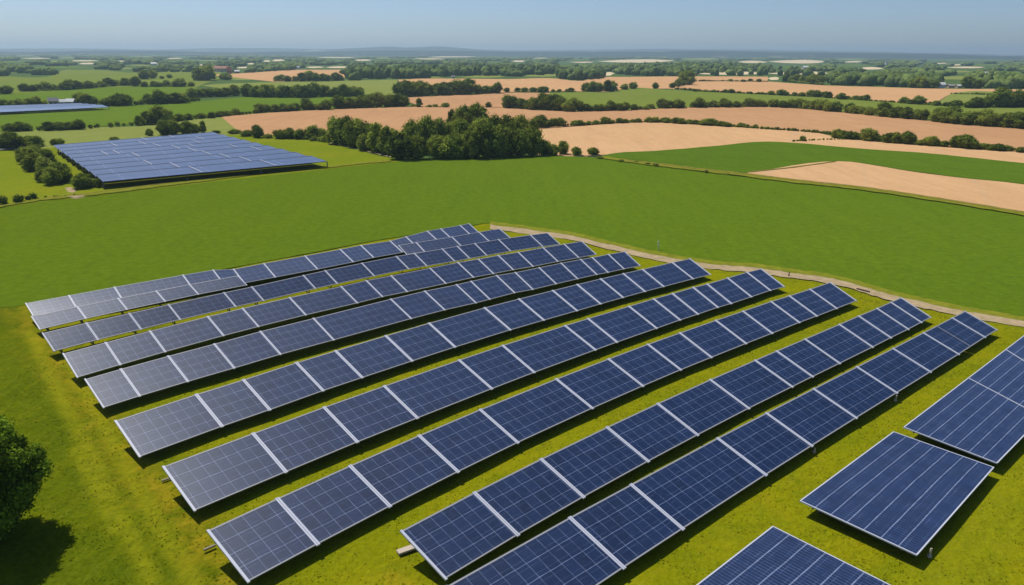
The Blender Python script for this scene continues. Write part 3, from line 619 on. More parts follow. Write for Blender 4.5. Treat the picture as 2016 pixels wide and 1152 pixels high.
tree_line([(1365,180),(1500,185)], 8, 3.5, 8, 'on the thin hedge left part, right of centre', ('dbush',), cat='bush')
tree_line([(1514,186),(1640,193)], 9, 6, 12, 'on the thin hedge middle part', ('dark','dbush'), cat='bush')
tree_line([(1650,195),(1715,198)], 5, 7, 11, 'on the thin hedge above the green strip', ('dark','dbush'), cat='bush')
tree_line([(1770,203),(1890,211)], 7, 6, 14, 'at the thin hedge\'s lower right end', ('dark','dbush'))
hedgerow([(1358,160.5),(1420,160),(1512,161)], 1.8, 3.5, 'hair-thin dark hedge across the beige fields, right of centre', 2)
tree_line([(1430,160.5),(1508,161)], 4, 3, 6, 'on the hair-thin hedge across the beige', ('dbush',), cat='bush')
tree_line([(1902,212),(1948,211)], 4, 12, 18, 'in the round clump on the olive field, far right', ('dark',), over=1.6)
tree_line([(1962,211),(2030,210)], 5, 20, 30, 'in the tall grove at the far right edge', ('dark','round'), over=1.7)
hedgerow([(1872,185),(1920,186),(1975,189)], 2, 4, 'dark hedge along the top of the small olive field, far right', 2)
tree_line([(1645,272),(1735,279)], 8, 13, 22, 'in the hedge trees right of the beige spur', RD)
tree_line([(1742,281),(1800,284)], 5, 12, 22, 'in the middle of the right-hand hedge trees', RD)
tree_line([(1808,285),(1862,289)], 5, 10, 17, 'between two clumps of the right-hand hedge', ('round','bush'))
tree_line([(1872,290),(1902,292)], 3, 18, 23, 'in the dense clump of the right-hand hedge', ('round','dark'), over=1.6)
tree_line([(1910,293),(1986,298)], 6, 9, 14, 'at the lower end of the right-hand hedge', ('dark','bush'))
tree_line([(2004,300),(2020,301)], 2, 9, 11, 'past the gap at the right photo edge', ('dark',))
hedgerow([(1500,254),(1570,258),(1645,265)], 3, 5, 'thin low hedge above the beige spur right of centre', 2)
hedgerow([(1556,279),(1580,277.5),(1620,275.5),(1665,275)], 2, 3.4, 'short thin hedge lying inside the beige field, right', 1.5)
tree_line([(1579,278),(1581,278)], 1, 11, 11, 'at the short thin hedge in the beige', ('bush',))
tree_line([(538,160),(600,160)], 5, 8, 15, 'left on the far beige field\'s lower edge', ('dark','round'))
tree_line([(606,160),(676,159)], 6, 12, 18, 'right on the far beige field\'s lower edge', ('dark','round'), over=1.5)
tree_line([(782,190),(850,188)], 5, 23, 29, 'in the left part of the dense central belt', ('dark','dark','round'), over=1.7)
tree_line([(856,188),(930,185.5)], 6, 22, 28, 'in the middle of the dense central belt', ('dark','dark','round'), over=1.7)
tree_line([(935,185.5),(982,183)], 4, 12, 20, 'in the low right part of the dense central belt', ('dark','round'), over=1.6)
tree_line([(988,181),(1000,181)], 1, 8, 8, 'just right of the dense central belt', ('round',))
tree_line([(1540,160),(1620,167)], 7, 10, 17, 'at the left end of the right-hand far belt', ('dark','round'))
tree_line([(1790,172),(1846,174)], 4, 12, 18, 'left of the white barn', ('dark','round'))
tree_line([(1896,173.5),(1930,174.5)], 3, 12, 18, 'right of the white barn', ('dark',))
# low verge shrubs
for i, (x, y, h, wd) in enumerate([(1180,312,6,16),(1222,318,6,12),(1252,319,5,14),(1275,324,6,12),(1291,327,7,12),(1390,340,7,8),(1430,343,4,16)]):
    plant(x, y, h, wd, 'bush', 'low scrub bush, %s from the left on the verge between two green fields' % ORD[i], 'scrub bushes on the verge', 'bush')
hedgerow([(-60,407),(0,402),(40,398),(75,390.5)], 11, 17, 'dark hedge running in from the left photo edge along the green field', 2.2)
hedgerow([(75,391),(110,388),(150,385)], 2, 3.5, 'thin dark continuation of the hedge at the green field corner', 1.2)
tree_line([(-12,606),(3,604)], 1, 10, 10, 'cut by the left photo edge by the green field', ('dbush',), cat='bush')

# ---------------------------------------------------------------- far woods (masses nobody could count)
def inside(x, y, poly):
    c = False; j = len(poly) - 1
    for i in range(len(poly)):
        if (poly[i][1] > y) != (poly[j][1] > y) and x < (poly[j][0] - poly[i][0]) * (y - poly[i][1]) / (poly[j][1] - poly[i][1]) + poly[i][0]: c = not c
        j = i
    return c
KEEP = [F8, F10, F11, [(0,150),(110,147),(120,139),(215,138),(250,143),(430,141),(450,152),(430,172),(0,186)]]
def wood(px_pts, hm, seed, group_r, jitter=1.0):
    """leafy canopy masses: many displaced crowns merged in one object"""
    r = np.random.default_rng(seed); n = len(px_pts); Vs = []; T = []
    Pw = np.array([tuple(P(x, y)) for x, y in px_pts]); dist = np.hypot(Pw[:, 0], Pw[:, 1])
    for i in range(n):
        s = group_r[i]; h = hm * r.uniform(.7, 1.25); d = 1 + r.uniform(-.28, .28, len(IV))
        a = r.uniform(0, 6.28); v = IV * d[:, None] * np.array([s * r.uniform(.8, 1.4), s * r.uniform(.7, 1.1), h * .62])
        v[:, 2] += h * .38; ca, sa_ = math.cos(a), math.sin(a); v[:, :2] = v[:, :2] @ np.array([[ca, sa_], [-sa_, ca]])
        Vs.append(v + Pw[i] * np.array([1, 1, 0])); T.append(np.clip(r.uniform(.1, .8) + r.normal(size=len(IF)) * .15, 0, 1))
    V = np.concatenate(Vs); F = (IF[None] + (np.arange(n) * len(IV))[:, None, None]).reshape(-1, 3)
    return link('woodland', npmesh('woodland', V, F, M['wood_far'], np.concatenate(T)))
def scatter(n, cond, ymin, ymax, seed, bias=1.0, xr=(-500, 2500)):
    r = random.Random(seed); out = []
    while len(out) < n:
        x = r.uniform(*xr); y = ymin + (ymax - ymin) * r.random() ** bias
        if y - (104 + (x - 1008) * .00454) < 1.6: continue
        if cond(x, y): out.append((x, y))
    return out
HOUSES_ = [(434,141),(451,145),(466,144),(1568,136),(1589,136),(1746,128),(1813,127),(302,128),(587,135.5),(957,142),(1338,132),(1940,149),(892,153)]
FARB = [(a - 2, b + 2, c - .6, d + .9) for a, b, c, d, s in FAR]
def free(x, y):
    if any(a < x < b and c < y < d + (d - 103) * .3 for a, b, c, d in FARB): return False
    if any(abs(x - hx) < 9 and hy - 1 < y < hy + (hy - 103) * .35 for hx, hy in HOUSES_): return False
    if any(inside(x, y, q) for q in KEEP): return False
    # open clearings between belts of wood
    return noise.noise(Vector((x * .012, y * .22, 3.1))) > -.22
pts = scatter(5200, free, 107, 150, 3, 1.15)
wr_ = [max(5, .004 * P(x, y).length) * random.uniform(.7, 1.4) for x, y in pts]
tag(wood(pts, 6.5, 4, wr_), label='far wooded plain fading blue towards the hills', cat='woodland', kind='stuff')
def belt(poly, n, hm, seed, label, rr=4.5):
    xs_ = [p[0] for p in poly]; ys_ = [p[1] for p in poly]
    pts = scatter(n, lambda x, y: inside(x, y, poly), min(ys_), max(ys_), seed, 1, (min(xs_), max(xs_)))
    tag(wood(pts, hm, seed, [rr * random.uniform(.7, 1.3) for _ in pts]), label=label, cat='woodland', kind='stuff')
belt([(680,138),(780,136),(1008,134),(1110,138),(1110,147),(1000,148),(880,151),(786,156),(690,158.5)], 420, 9, 5, 'dense far wood behind the beige fields, centre')
belt([(1100,150),(1130,148),(1190,150),(1185,154),(1149,158.5),(1105,155)], 60, 8, 6, 'small wood lying in the dip of the beige field above centre')
belt([(1210,134),(1340,128),(1512,134),(1512,141),(1400,141),(1345,149),(1235,150)], 300, 9, 7, 'long far wood right of centre above the beige field')
belt([(1620,160),(1700,153),(1800,160),(1850,160),(1846,172.5),(1760,171),(1640,167)], 260, 8, 8, 'dense wood left of the white barn at right')
belt([(1900,160),(1960,159),(2016,160),(2200,162),(2200,177),(2016,174),(1935,173)], 240, 9, 9, 'dense wood right of the white barn at the photo edge')
belt([(1300,128),(1440,128),(1512,134),(1700,142),(1700,149),(1640,149),(1512,149.5),(1360,149)], 90, 8, 19, 'broken far wood with pale gaps, right of centre')

# ---------------------------------------------------------------- farm buildings
def house(x, y, wpx, hpx, wall, roof, label, deep=.6, rot=0.25, name='farmhouse', cat='house', win=2, z=0):
    p = P(x, y); s = slant(x, y) / FPX; W = wpx * s; H = hpx * s; wh = H * .58; dp = W * deep
    o = empty(name, (p.x, p.y + dp / 2, 0), label=label, cat=cat); o.rotation_euler.z = rot
    a, b = W / 2, dp / 2; mb = MB()
    mb.V = [(-a,-b,-.5),(a,-b,-.5),(a,b,-.5),(-a,b,-.5),(-a,-b,wh),(a,-b,wh),(a,b,wh),(-a,b,wh),(-a,0,H-.1),(a,0,H-.1)]
    mb.F = [(0,1,5,4),(2,3,7,6),(1,2,6,9,5),(3,0,4,8,7)]
    mb.build('wall', M[wall], o)
    r = MB(); e = .4; t = .25
    for sg in (-1, 1):
        q = [(-a-e, sg*(b+e), wh-.2), (a+e, sg*(b+e), wh-.2), (a+e, 0, H), (-a-e, 0, H)]
        if sg > 0: q = [q[1], q[0], q[3], q[2]]
        r.hexa([(u[0], u[1], u[2]) for u in q] + [(u[0], u[1], u[2]+t) for u in q])
    r.build('roof', M[roof], o)
    for i in range(win):
        wx = -a + W * (i + .5) / win; m = MB(); m.hexa([(wx-.6,-b-.05,wh*.35),(wx+.6,-b-.05,wh*.35),(wx+.6,-b+.05,wh*.35),(wx-.6,-b+.05,wh*.35),(wx-.6,-b-.05,wh*.75),(wx+.6,-b-.05,wh*.75),(wx+.6,-b+.05,wh*.75),(wx-.6,-b+.05,wh*.75)])
        m.build('window', M['window'], o)
    return o
house(103, 208, 13, 12, 'wall_tan', 'roof_grey', 'tan farmhouse with grey roof, left of two behind the far solar strip', rot=.5)
house(121, 207.5, 11, 9, 'wall_white', 'roof_pale', 'white farm shed between two tan houses behind the far solar strip', win=1)
house(138, 207.5, 13, 10, 'wall_tan', 'roof_pale', 'tan low barn, rightmost behind the far solar strip', rot=-.1, name='barn', cat='barn', win=1)
house(434, 141, 24, 9, 'wall_tan', 'roof_red', 'long tan barn with red roof at the brick farm', rot=.05, name='barn', cat='barn', win=4)
house(451, 145, 8, 11, 'wall_brick', 'roof_red', 'narrow brick house at the right end of the long barn', rot=.3)
house(466, 144, 8, 5, 'wall_brick', 'roof_pale', 'small brick outbuilding right of the brick farm', win=1)
house(1853, 172.5, 14, 8, 'wall_white', 'roof_pale', 'bright white barn on the upper edge of the beige field, right', rot=.1, name='barn', cat='barn', win=0)
house(1873, 172.5, 12, 5, 'wall_tan', 'roof_grey', 'low tan shed just right of the white barn', win=2, name='shed', cat='shed')
house(1889, 173, 9, 5, 'wall_tan', 'roof_pale', 'small tan shed, second right of the white barn', win=1, name='shed', cat='shed')
house(1661, 167, 5, 6, 'wall_white', 'roof_grey', 'tiny white cottage at the foot of the far right wood', win=1)
house(1940, 149, 11, 6, 'wall_white', 'roof_pale', 'white house above the pale field at far right', win=2)
house(1568, 136, 7, 5, 'wall_white', 'roof_pale', 'white far house, left of two near the beige slope', win=1)
house(1589, 136, 15, 5, 'wall_tan', 'roof_pale', 'long pale far shed, right of two near the beige slope', win=2, name='shed', cat='shed')
house(1746, 128, 5, 6, 'wall_white', 'roof_grey', 'white far house standing upright in the wooded plain, right', win=1)
house(1813, 127, 6, 4, 'wall_white', 'roof_pale', 'bright white dot of a house far off at right', win=0)
house(302, 128, 9, 4, 'wall_white', 'roof_pale', 'bright white far barn in the wooded plain, left', name='barn', cat='barn', win=0)
house(587, 135.5, 5, 4.5, 'wall_white', 'roof_pale', 'white far cottage above the far beige field', win=0)
house(892, 153.5, 6, 4, 'wall_white', 'roof_grey', 'white cottage at the lower edge of the central far wood', win=1)
house(957, 142, 4, 5, 'wall_white', 'roof_pale', 'small white gable in the central far wood', win=0)
house(1338, 132, 6, 4, 'wall_white', 'roof_pale', 'white far cottage in the long wood right of centre', win=0)

# ---------------------------------------------------------------- solar rows
ZL, RISE = .72, 1.15
class Row:
    def __init__(s, pairs, zl=None, rise=RISE):
        s.T = []; s.B = []
        for i, q in enumerate(pairs):
            z = zl[i] if zl else ZL
            s.T.append(P(q[0], q[1], z + (q[4] if len(q) > 4 else rise))); s.B.append(P(q[2], q[3], z))
        if len(s.B) > 5:      # a row runs in one even curve
            ax = (s.B[-1] - s.B[0]).normalized(); pv = Vector((-ax.y, ax.x, 0)); b0 = s.B[0]; n = len(s.B)
            sp = [(b - b0).dot(ax) for b in s.B]; of = [(b - b0).dot(pv) for b in s.B]; cf = np.polyfit(sp, of, 3)
            for i in range(n): s.T[i] = s.T[i] - s.B[i]; s.B[i] = b0 + ax * sp[i] + pv * (.75 * float(np.polyval(cf, sp[i])) + .25 * of[i]) + Vector((0, 0, s.B[i].z - b0.z)); s.T[i] = s.T[i] + s.B[i]
        # the tables of one row share nearly one tilt and one direction: even out the across vectors
        A = [t - b for t, b in zip(s.T, s.B)]; n = len(A)
        for i in range(n):
            w_ = [math.exp(-((i - j) / 3.5) ** 2) for j in range(n)]; v = sum((A[j] * w_[j] for j in range(n)), Vector()) / sum(w_)
            s.T[i] = s.B[i] + v
def table(a, b, c, d, u0, root, mat='cells', rail=.05):
    """one glass table: a,b low edge (left,right), c,d high edge (right,left)"""
    n = (b - a).cross(d - a).normalized(); th = n * .05; e = n * .012
    W = (d - a).length; L1 = (b - a).length; uo = u0
    vs = (4.0 / W) if mat == 'cells' else 1; N = 6; V = []; uv = []; F = []
    for j in range(N + 1):
        for i in range(N + 1):
            V.append(a.lerp(b, i / N).lerp(d.lerp(c, i / N), j / N)); uv.append((u0 + L1 * i / N, W * vs * j / N + .5))
    m_ = 2 * len(V); V += V + [v - th for v in V]; uv += uv + uv; h_ = m_ // 2; q = lambda i, j: j * (N + 1) + i
    for j in range(N):
        for i in range(N): F.append((q(i, j), q(i + 1, j), q(i + 1, j + 1), q(i, j + 1)))
    nt_ = len(F); F += [tuple(m_ + x for x in reversed(f)) for f in F]
    q0 = q; q = lambda i, j: h_ + q0(i, j); m_ -= h_
    for i in range(N): F += [(q(i, 0), m_ + q(i, 0), m_ + q(i + 1, 0), q(i + 1, 0)), (q(i + 1, N), m_ + q(i + 1, N), m_ + q(i, N), q(i, N)), (q(0, i + 1), m_ + q(0, i + 1), m_ + q(0, i), q(0, i)), (q(N, i), m_ + q(N, i), m_ + q(N, i + 1), q(N, i + 1))]
    me = pymesh('panel', V, F, M[mat], uv); me.materials.append(M['under'])
    for i, p in enumerate(me.polygons): p.material_index = 0 if i < nt_ else 1; p.use_smooth = i < nt_
    pn = link('panel', me, root)
    fr = MB()
    for p, q, wd in ((a, b, .07), (d, c, .09), (a, d, .035), (b, c, .035)):
        inn = ((a + b + c + d) / 4 - (p + q) / 2); inn -= (q - p).normalized() * inn.dot((q - p).normalized()); inn.normalize()
        o1 = -inn * .015; i1 = inn * wd
        fr.quads([p + o1 - th * 1.3, q + o1 - th * 1.3, q + i1 - th * 1.3, p + i1 - th * 1.3, p + o1 + e, q + o1 + e, q + i1 + e, p + i1 + e])
    fr.build('frame', M['frame'] if mat != 'cells_wide' else M['alu'], pn)
    return n
def post(root, top, lean=None, size=.09, name='support_post'):
    m = MB(); b = Vector((top.x, top.y, -.35)) if lean is None else Vector(lean)
    m.bar(b, top, size, size, Vector((0, 1, 0))); return m.build(name, M['steel'], root)
def build_row(pairs, label, group, zl=None, rise=RISE, rail_w=.2, skip_rail=()):
    R = Row(pairs, zl, rise); root = empty('solar_panel_row', tuple((R.B[0] + R.B[-1]) / 2 * 1.0), label=label, cat='solar panels', group=group)
    base = root.location.copy(); base.z = 0; root.location = base
    T = [p - base for p in R.T]; B = [p - base for p in R.B]; g = .06; u = 0; npair = len(T)
    for i in range(npair - 1):
        dirv = (B[i + 1] - B[i]).normalized(); dt = (T[i + 1] - T[i]).normalized()
        n = table(B[i] + dirv * g, B[i + 1] - dirv * g, T[i + 1] - dt * g, T[i] + dt * g, u, root); u += (B[i + 1] - B[i]).length
    for i in range(npair):
        j = min(i, npair - 2); dirv = (B[j + 1] - B[j]).normalized(); ac = (T[i] - B[i]).normalized(); n = dirv.cross(ac).normalized()
        if i not in skip_rail:
            m = MB(); wd = rail_w if 0 < i < npair - 1 else rail_w * .62; s0 = dirv * (wd / 2 * (1 if i == 0 else (-1 if i == npair - 1 else 0)) * .6)
            A, Bt = B[i] - ac * .12 + s0 + n * .02, T[i] + ac * .04 + s0 + n * .02
            if 0 < i < npair - 1:
                for sg in (-1, 1): q = dirv * sg * wd * .28; m.bar(A + q, Bt + q, wd * .46, .09, n)
                m.bar(A - n * .03, Bt - n * .03, wd * .9, .04, n)
            else: m.bar(A, Bt, wd, .1, n)
            m.build('joint_rail', M['alu'], root)
        under = n * .12
        io = dirv * (1.1 if i == 0 else (-1.1 if i == npair - 1 else 0)); lo = B[i] + io + ac * 1.5 - under; hi = B[i] + io + ac * ((T[i] - B[i]).length * .8) - under
        post(root, Vector(lo)); post(root, Vector(hi), size=.11)
    for f in (.18, .8):
        m = MB()
        for i in range(npair - 1):
            p = B[i] + (T[i] - B[i]) * f - Vector((0, 0, .12)); q = B[i + 1] + (T[i + 1] - B[i + 1]) * f - Vector((0, 0, .12)); m.bar(p, q, .08, .1)
        m.build('support_beam', M['steel'], root)
    return root
GR = 'long rows of solar panels on the near meadow'
ROWS=[
 [(870,1160,985,1280),(1114,1018,1227,1118),(1231,951,1344,1042),(1413,863,1506,935),(1512,814,1597,878),(1601,766,1684,823),(1687,723,1765,774),(1757,686,1832,733),(1819,655,1887,698),(1846,642,1911,682),(1876,628,1937,664),(1901,614,1963,650)],
 [(785,1051,875,1140),(931,974,1018,1053),(1061,906,1148,979),(1193,842,1276,909),(1292,794,1373,857),(1397,747,1472,804),(1485,710,1559,762),(1528,691,1599,742),(1582,668,1653,716),(1652,639,1718,684),(1689,622,1752,665),(1729,606,1789,649),(1757,595,1813,635),(1774,588,1832,625)],
 [(403,1044.5,485,1144),(544,983,625,1072),(685,919,768,998),(822,862,902,930),(942,808,1018,871.5),(1092,746,1165,804),(1196,707,1264,760),(1272,679,1338,728),(1339,655,1400,704),(1410,630,1469,677),(1461,611,1521,657),(1518,594,1572,635),(1557,582,1609,623),(1595,570,1648,608),(1638,558,1684,592)],
 [(317,922,381,1005),(500,855,563,930),(631,805,702,870),(748,763,822,824),(902,707,968,766),(986,679,1050,733),(1111,640,1172,689.5),(1157,628,1214,674),(1240,604,1293,647),(1285,590,1337,630),(1325,577,1374,619),(1367,566,1411,605),(1393,559,1443,599),(1433,548,1480,585),(1470,537.5,1512,571),(1501,528,1546,565)],
 [(223,829,273,899),(388,779,436,839),(476,749,533,809),(583,718,635,769),(657,690,713,744),(756,661,811,711),(841,638,894,683),(952,605,1002,649),(1022,587,1071,631),(1087,571.5,1138,613),(1135,561,1183,599),(1184,549,1226,586),(1226,539,1268.6,574),(1270.6,530,1306,564.5),(1323,518,1363,549),(1360,510,1399.5,541)],
 [(165,747,203,803),(238,728.5,274,779),(330,702,369,751),(419,678,462,726),(510,655.5,550.6,697),(615,625,659,671),(768,589.6,807,626.6),(831,574,871.6,609),(902,559,940,598),(927,553.4,965,590),(973.5,544,1008,575),(1017,535,1053,571.6),(1063,527.5,1097,560),(1105,519,1136,549),(1141,511,1172,540),(1169,507,1198,537),(1195.6,501,1226,529),(1233,496,1262,524)],
 [(118,694.6,151,743),(214,673,237,718.6),(293,652.6,325,693),(410,625,439,660.6),(473,610,508,643),(570,587,602,620.7),(671.5,564,705.6,598),(720.6,553.5,749.5,583),(766,541,802.5,575),(846,527.6,879,559),(899,518,928,545),(944.7,511,971,539),(977.5,503,1009,531),(1020.6,495,1053,526),(1071,488,1098,515),(1111,481.6,1139,507.5),(1147.8,475.5,1173,501)],
 [(79.5,653,106,692),(171,635.5,191.5,667.7),(254.5,617,277,648),(330,600.7,354,629),(440.7,580,464.6,604.7),(504,566,521.7,594),(596,542.6,620,568),(636,533.8,661.5,557.7),(706.8,517.5,734.5,542.7),(776,504,800,528),(812.5,497,840,523.8),(871.7,489,899,516),(907,487,927,510),(936,480.5,960,503.7),(978.7,472,1001.4,493.6),(1043,463,1066,484.8),(1076,457,1103.7,481.5)],
]

R9A = [(60.5,621.6,78,649),(150,604,168,626.7),(232,586.5,250,609.8),(307.5,573.6,326,594.4),(373.5,561.5,389,579),(470.5,544,486,561.5)]
R10 = [(45,602,66,624),(137,584,150,606),(220,566,238,588),(357.6,545,374,564),(419,532.6,436,556),(471,526,489,562),(513,518,544,547),(597,503.6,627,531),(670,491,695,516),(705,483.5,729.5,505),(763.5,472,796,498.5),(801,465.5,820,487),(842.8,457,862,475),(869,451,887,469.5),(908,444.6,928,463),(927,440.8,943,458.5)]
R9C = [(787,487,800,501),(822,481,836,496),(889,464.5,908,485),(941,456,963,475.5),(977,448,1005,469)]
LAB = ['front long row of solar panels, running out of the photo\'s bottom edge',
 'second long row of solar panels from the front, pale board under its left end',
 'third long row of solar panels from the front, nearest the big leafy tree',
 'fourth long row of solar panels from the front, fifteen tables long',
 'fifth long row of solar panels from the front, with a hazy pale left end',
 'sixth long row from the front, the last one with green grass visible below it',
 'seventh long row from the front, only a black gap separating it from the next',
 'eighth long row from the front, ending at right beside the dirt track bend']
for i, r in enumerate(ROWS): build_row(r, LAB[i], GR, zl=[(.55, .56, .58, .6, .62, .68, .74, .74)[i]] * len(r), rail_w=.26 if i < 5 else .2, skip_rail=(9,) if i == 0 else ())
build_row(R9A, 'short whitish solar row in front of the hindmost row, at its left end', GR, zl=[.7] * len(R9A), rise=.72, rail_w=.17)
z10 = [1.0, 1.0, 1.0, 1.0, .9, .6, .5, .5, .5, .5, .5, .7, 1.0, 1.0, 1.0, 1.0]
build_row(R10, 'hindmost row of solar panels, its high edge against the big green field', GR, zl=z10, rise=.72, rail_w=.17)
build_row(R9C, 'short solar row wedged in front of the hindmost row at its right end', GR, zl=[.7, .8, .9, .9, .9], rise=.8, rail_w=.17)

# wide tables at the lower right
def wide(A, B_, C_, D_, label, zs, splits=()):
    """A,B low/near corners ... corners in photo pixels, with heights zs; splits = fractions along A->D where rails cross"""
    p = [P(q[0], q[1], z) for q, z in zip((A, B_, C_, D_), zs)]; c = sum(p, Vector()) / 4; c.z = 0
    root = empty('solar_panel_table', tuple(c), label=label, cat='solar panels', group='wide solar tables at the lower right'); p = [q - c for q in p]
    fr = [0] + list(splits) + [1]
    W = (p[1] - p[0]).length
    for f0, f1 in zip(fr[:-1], fr[1:]):
        a = p[0].lerp(p[3], f0); b = p[1].lerp(p[2], f0); cc = p[1].lerp(p[2], f1); d = p[0].lerp(p[3], f1)
        n = (b - a).cross(d - a).normalized(); th = n * .06; e = n * .014
        V = [a, b, cc, d, a - th, b - th, cc - th, d - th]; L0 = (p[3] - p[0]).length
        sc = 7 * .78 / W; uv = [(f0 * L0, .39), (f0 * L0, 7 * .78 + .39), (f1 * L0, 7 * .78 + .39), (f1 * L0, .39)] + [(0, 0)] * 4
        me = pymesh('panel', V, [(0, 1, 2, 3), (7, 6, 5, 4), (0, 4, 5, 1), (1, 5, 6, 2), (2, 6, 7, 3), (3, 7, 4, 0)], M['cells_wide'], uv); me.materials.append(M['under'])
        for i, q in enumerate(me.polygons): q.material_index = 0 if i == 0 else 1
        pn = link('panel', me, root); m = MB()
        for u_, v_ in ((a, b), (b, cc), (cc, d), (d, a)):
            inn = ((a + b + cc + d) / 4 - (u_ + v_) / 2); dd = (v_ - u_).normalized(); inn -= dd * inn.dot(dd); inn.normalize()
            m.hexa([u_ - inn * .02 - th * 1.2, v_ - inn * .02 - th * 1.2, v_ + inn * .06 - th * 1.2, u_ + inn * .06 - th * 1.2, u_ - inn * .02 + e, v_ - inn * .02 + e, v_ + inn * .06 + e, u_ + inn * .06 + e])
        m.build('frame', M['alu'], pn)
    for f in (.08, .5, .92):
        for g_ in (.12, .88):
            q = p[0].lerp(p[3], f).lerp(p[1].lerp(p[2], f), g_); post(root, q - Vector((0, 0, .1)), size=.12)
    m = MB()
    for g_ in (.12, .88): m.bar(p[0].lerp(p[1], g_) - Vector((0, 0, .12)), p[3].lerp(p[2], g_) - Vector((0, 0, .12)), .1, .12)
    m.build('support_beam', M['steel'], root)
wide((1575, 986), (1805, 1093), (1957, 920), (1759, 850), 'wide seven-column solar table standing alone between two others, lower right', (0.85, .65, .65, .85))
wide((1779, 841), (1963, 912), (2180, 690), (2080, 612), 'wide solar tables joined by white rails, running out at the right photo edge', (0.85, .65, .65, .85), (.335, .58, .78))
wide((1290, 1215), (1560, 1370), (1785, 1168), (1521.5, 1036), 'wide solar table cut off by the bottom edge of the photo', (0.85, .65, .65, .85))

# ---------------------------------------------------------------- middle solar farm (left) and the far strip
def far_array(TL, TR, BR, BL, n, gap, rise, label, group, joints=(), z0=1.0, bow=0, mat='cells_far'):
    """rows of a distant solar field between four photo corners"""
    tl, tr, br, bl = [P(q[0], q[1], z0) for q in (TL, TR, BR, BL)]
    for i in range(n):
        f0, f1 = i / n, (i + 1 - gap) / n       # far -> near
        a = tl.lerp(bl, f0); b = tr.lerp(br, f0); c = tr.lerp(br, f1); d = tl.lerp(bl, f1)
        c0 = (a + b) / 2; c0.z = 0
        root = empty('solar_panel_row', tuple(c0), label=label % ORD[i] if '%s' in label else label, cat='solar panels', group=group)
        a, b, c, d = [q - c0 for q in (a, b, c, d)]; a.z += rise; b.z += rise
        L = (b - a).length; seg = max(3, int(L / 14)); cuts = [k_ / seg for k_ in range(seg + 1)]
        # the far edge first: low = d,c ; high = a,b
        V = []; uv = []; W = (a - d).length
        for f in cuts: V += [d.lerp(c, f), a.lerp(b, f)]; uv += [(f * L, 0), (f * L, W)]
        m_ = len(V); V += [v - Vector((0, 0, .12)) for v in V]; uv = uv + uv
        F = [(2*k_, 2*k_+2, 2*k_+3, 2*k_+1) for k_ in range(seg)] + [(m_+2*k_+1, m_+2*k_+3, m_+2*k_+2, m_+2*k_) for k_ in range(seg)] + [(m_+2*k_, m_+2*k_+2, 2*k_+2, 2*k_) for k_ in range(seg)] + [(2*k_+1, 2*k_+3, m_+2*k_+3, m_+2*k_+1) for k_ in range(seg)] + [(1, m_+1, m_, 0), (2*seg, m_+2*seg, m_+2*seg+1, 2*seg+1)]
        me = pymesh('panel', V, F, M[mat], uv); me.materials.append(M['under'])
        for k_, q in enumerate(me.polygons): q.material_index = 0 if k_ < seg else 1
        link('panel', me, root)
        m = MB(); m.bar(a + Vector((0, 0, .03)), b + Vector((0, 0, .03)), .12, .08); m.build('frame', M['frame'], root)
        for k_, f in enumerate(cuts):
            q = d.lerp(c, f); post(root, Vector((q.x, q.y, q.z - .1)), size=.22)
        for (jr, jf, jl) in joints:
            if jr == i:
                p0 = d.lerp(c, jf); p1 = a.lerp(b, jf - .01); e_ = p0.lerp(p1, 1 - jl)
                m = MB(); m.bar(e_ + Vector((0, 0, .1)), p1 + Vector((0, 0, .1)), .24, .1); m.build('joint_rail', M['alu'], root)
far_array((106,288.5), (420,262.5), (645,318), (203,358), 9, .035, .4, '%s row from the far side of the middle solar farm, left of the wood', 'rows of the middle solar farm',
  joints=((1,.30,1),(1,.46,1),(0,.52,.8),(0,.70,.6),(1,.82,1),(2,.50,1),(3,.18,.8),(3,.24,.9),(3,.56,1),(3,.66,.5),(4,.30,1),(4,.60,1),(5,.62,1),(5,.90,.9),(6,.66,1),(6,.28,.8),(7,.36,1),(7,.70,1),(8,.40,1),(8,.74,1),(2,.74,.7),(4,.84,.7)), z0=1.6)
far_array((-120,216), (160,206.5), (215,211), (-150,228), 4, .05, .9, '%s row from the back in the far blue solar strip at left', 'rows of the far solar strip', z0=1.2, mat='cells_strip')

# ---------------------------------------------------------------- small things on the meadow
def thing_boxes(name, label, cat, parts, group=None):
    o = empty(name, tuple(parts[0][4]) if False else (0, 0, 0), label=label, cat=cat, group=group); return o
p = P(1296, 492); o = empty('marker_post', (p.x, p.y, 0), label='short white marker post standing in the green field beside the dirt track', cat='post')
m = MB(); m.bar((0, 0, .55), (-.05, 0, 1.35), .17, .12, Vector((0, 1, 0))); m.build('head', M['white'], o)
m = MB(); m.bar((.02, 0, -.2), (0, 0, .56), .08, .07, Vector((0, 1, 0))); m.build('stake', M['concrete'], o)
def board(x0, y0, x1, y1, wd, ht, mat, name, label, cat='board', z=.03):
    a, b = P(x0, y0, z), P(x1, y1, z); c = (a + b) / 2; m = MB(); d = (b - a)
    m.bar(-d / 2, d / 2, wd, ht); q = m.build(name, M[mat]); q.location = c; return tag(q, label=label, cat=cat)
board(783, 1088, 822, 1074, .42, .12, 'concrete', 'pale_board', 'pale flat board sticking out from under the left end of the second row')
board(401, 1083, 424, 1073, .14, .1, 'dull_board', 'pale_board', 'small pale board poking out under the left end of the third row')
board(318, 947, 336, 941, .14, .1, 'dull_board', 'pale_board', 'small pale board poking out under the left end of the fourth row')
board(1687, 568, 1712, 574.5, .22, .12, 'old_wood', 'old_plank', 'dark weathered plank lying on the dirt track', 'plank')
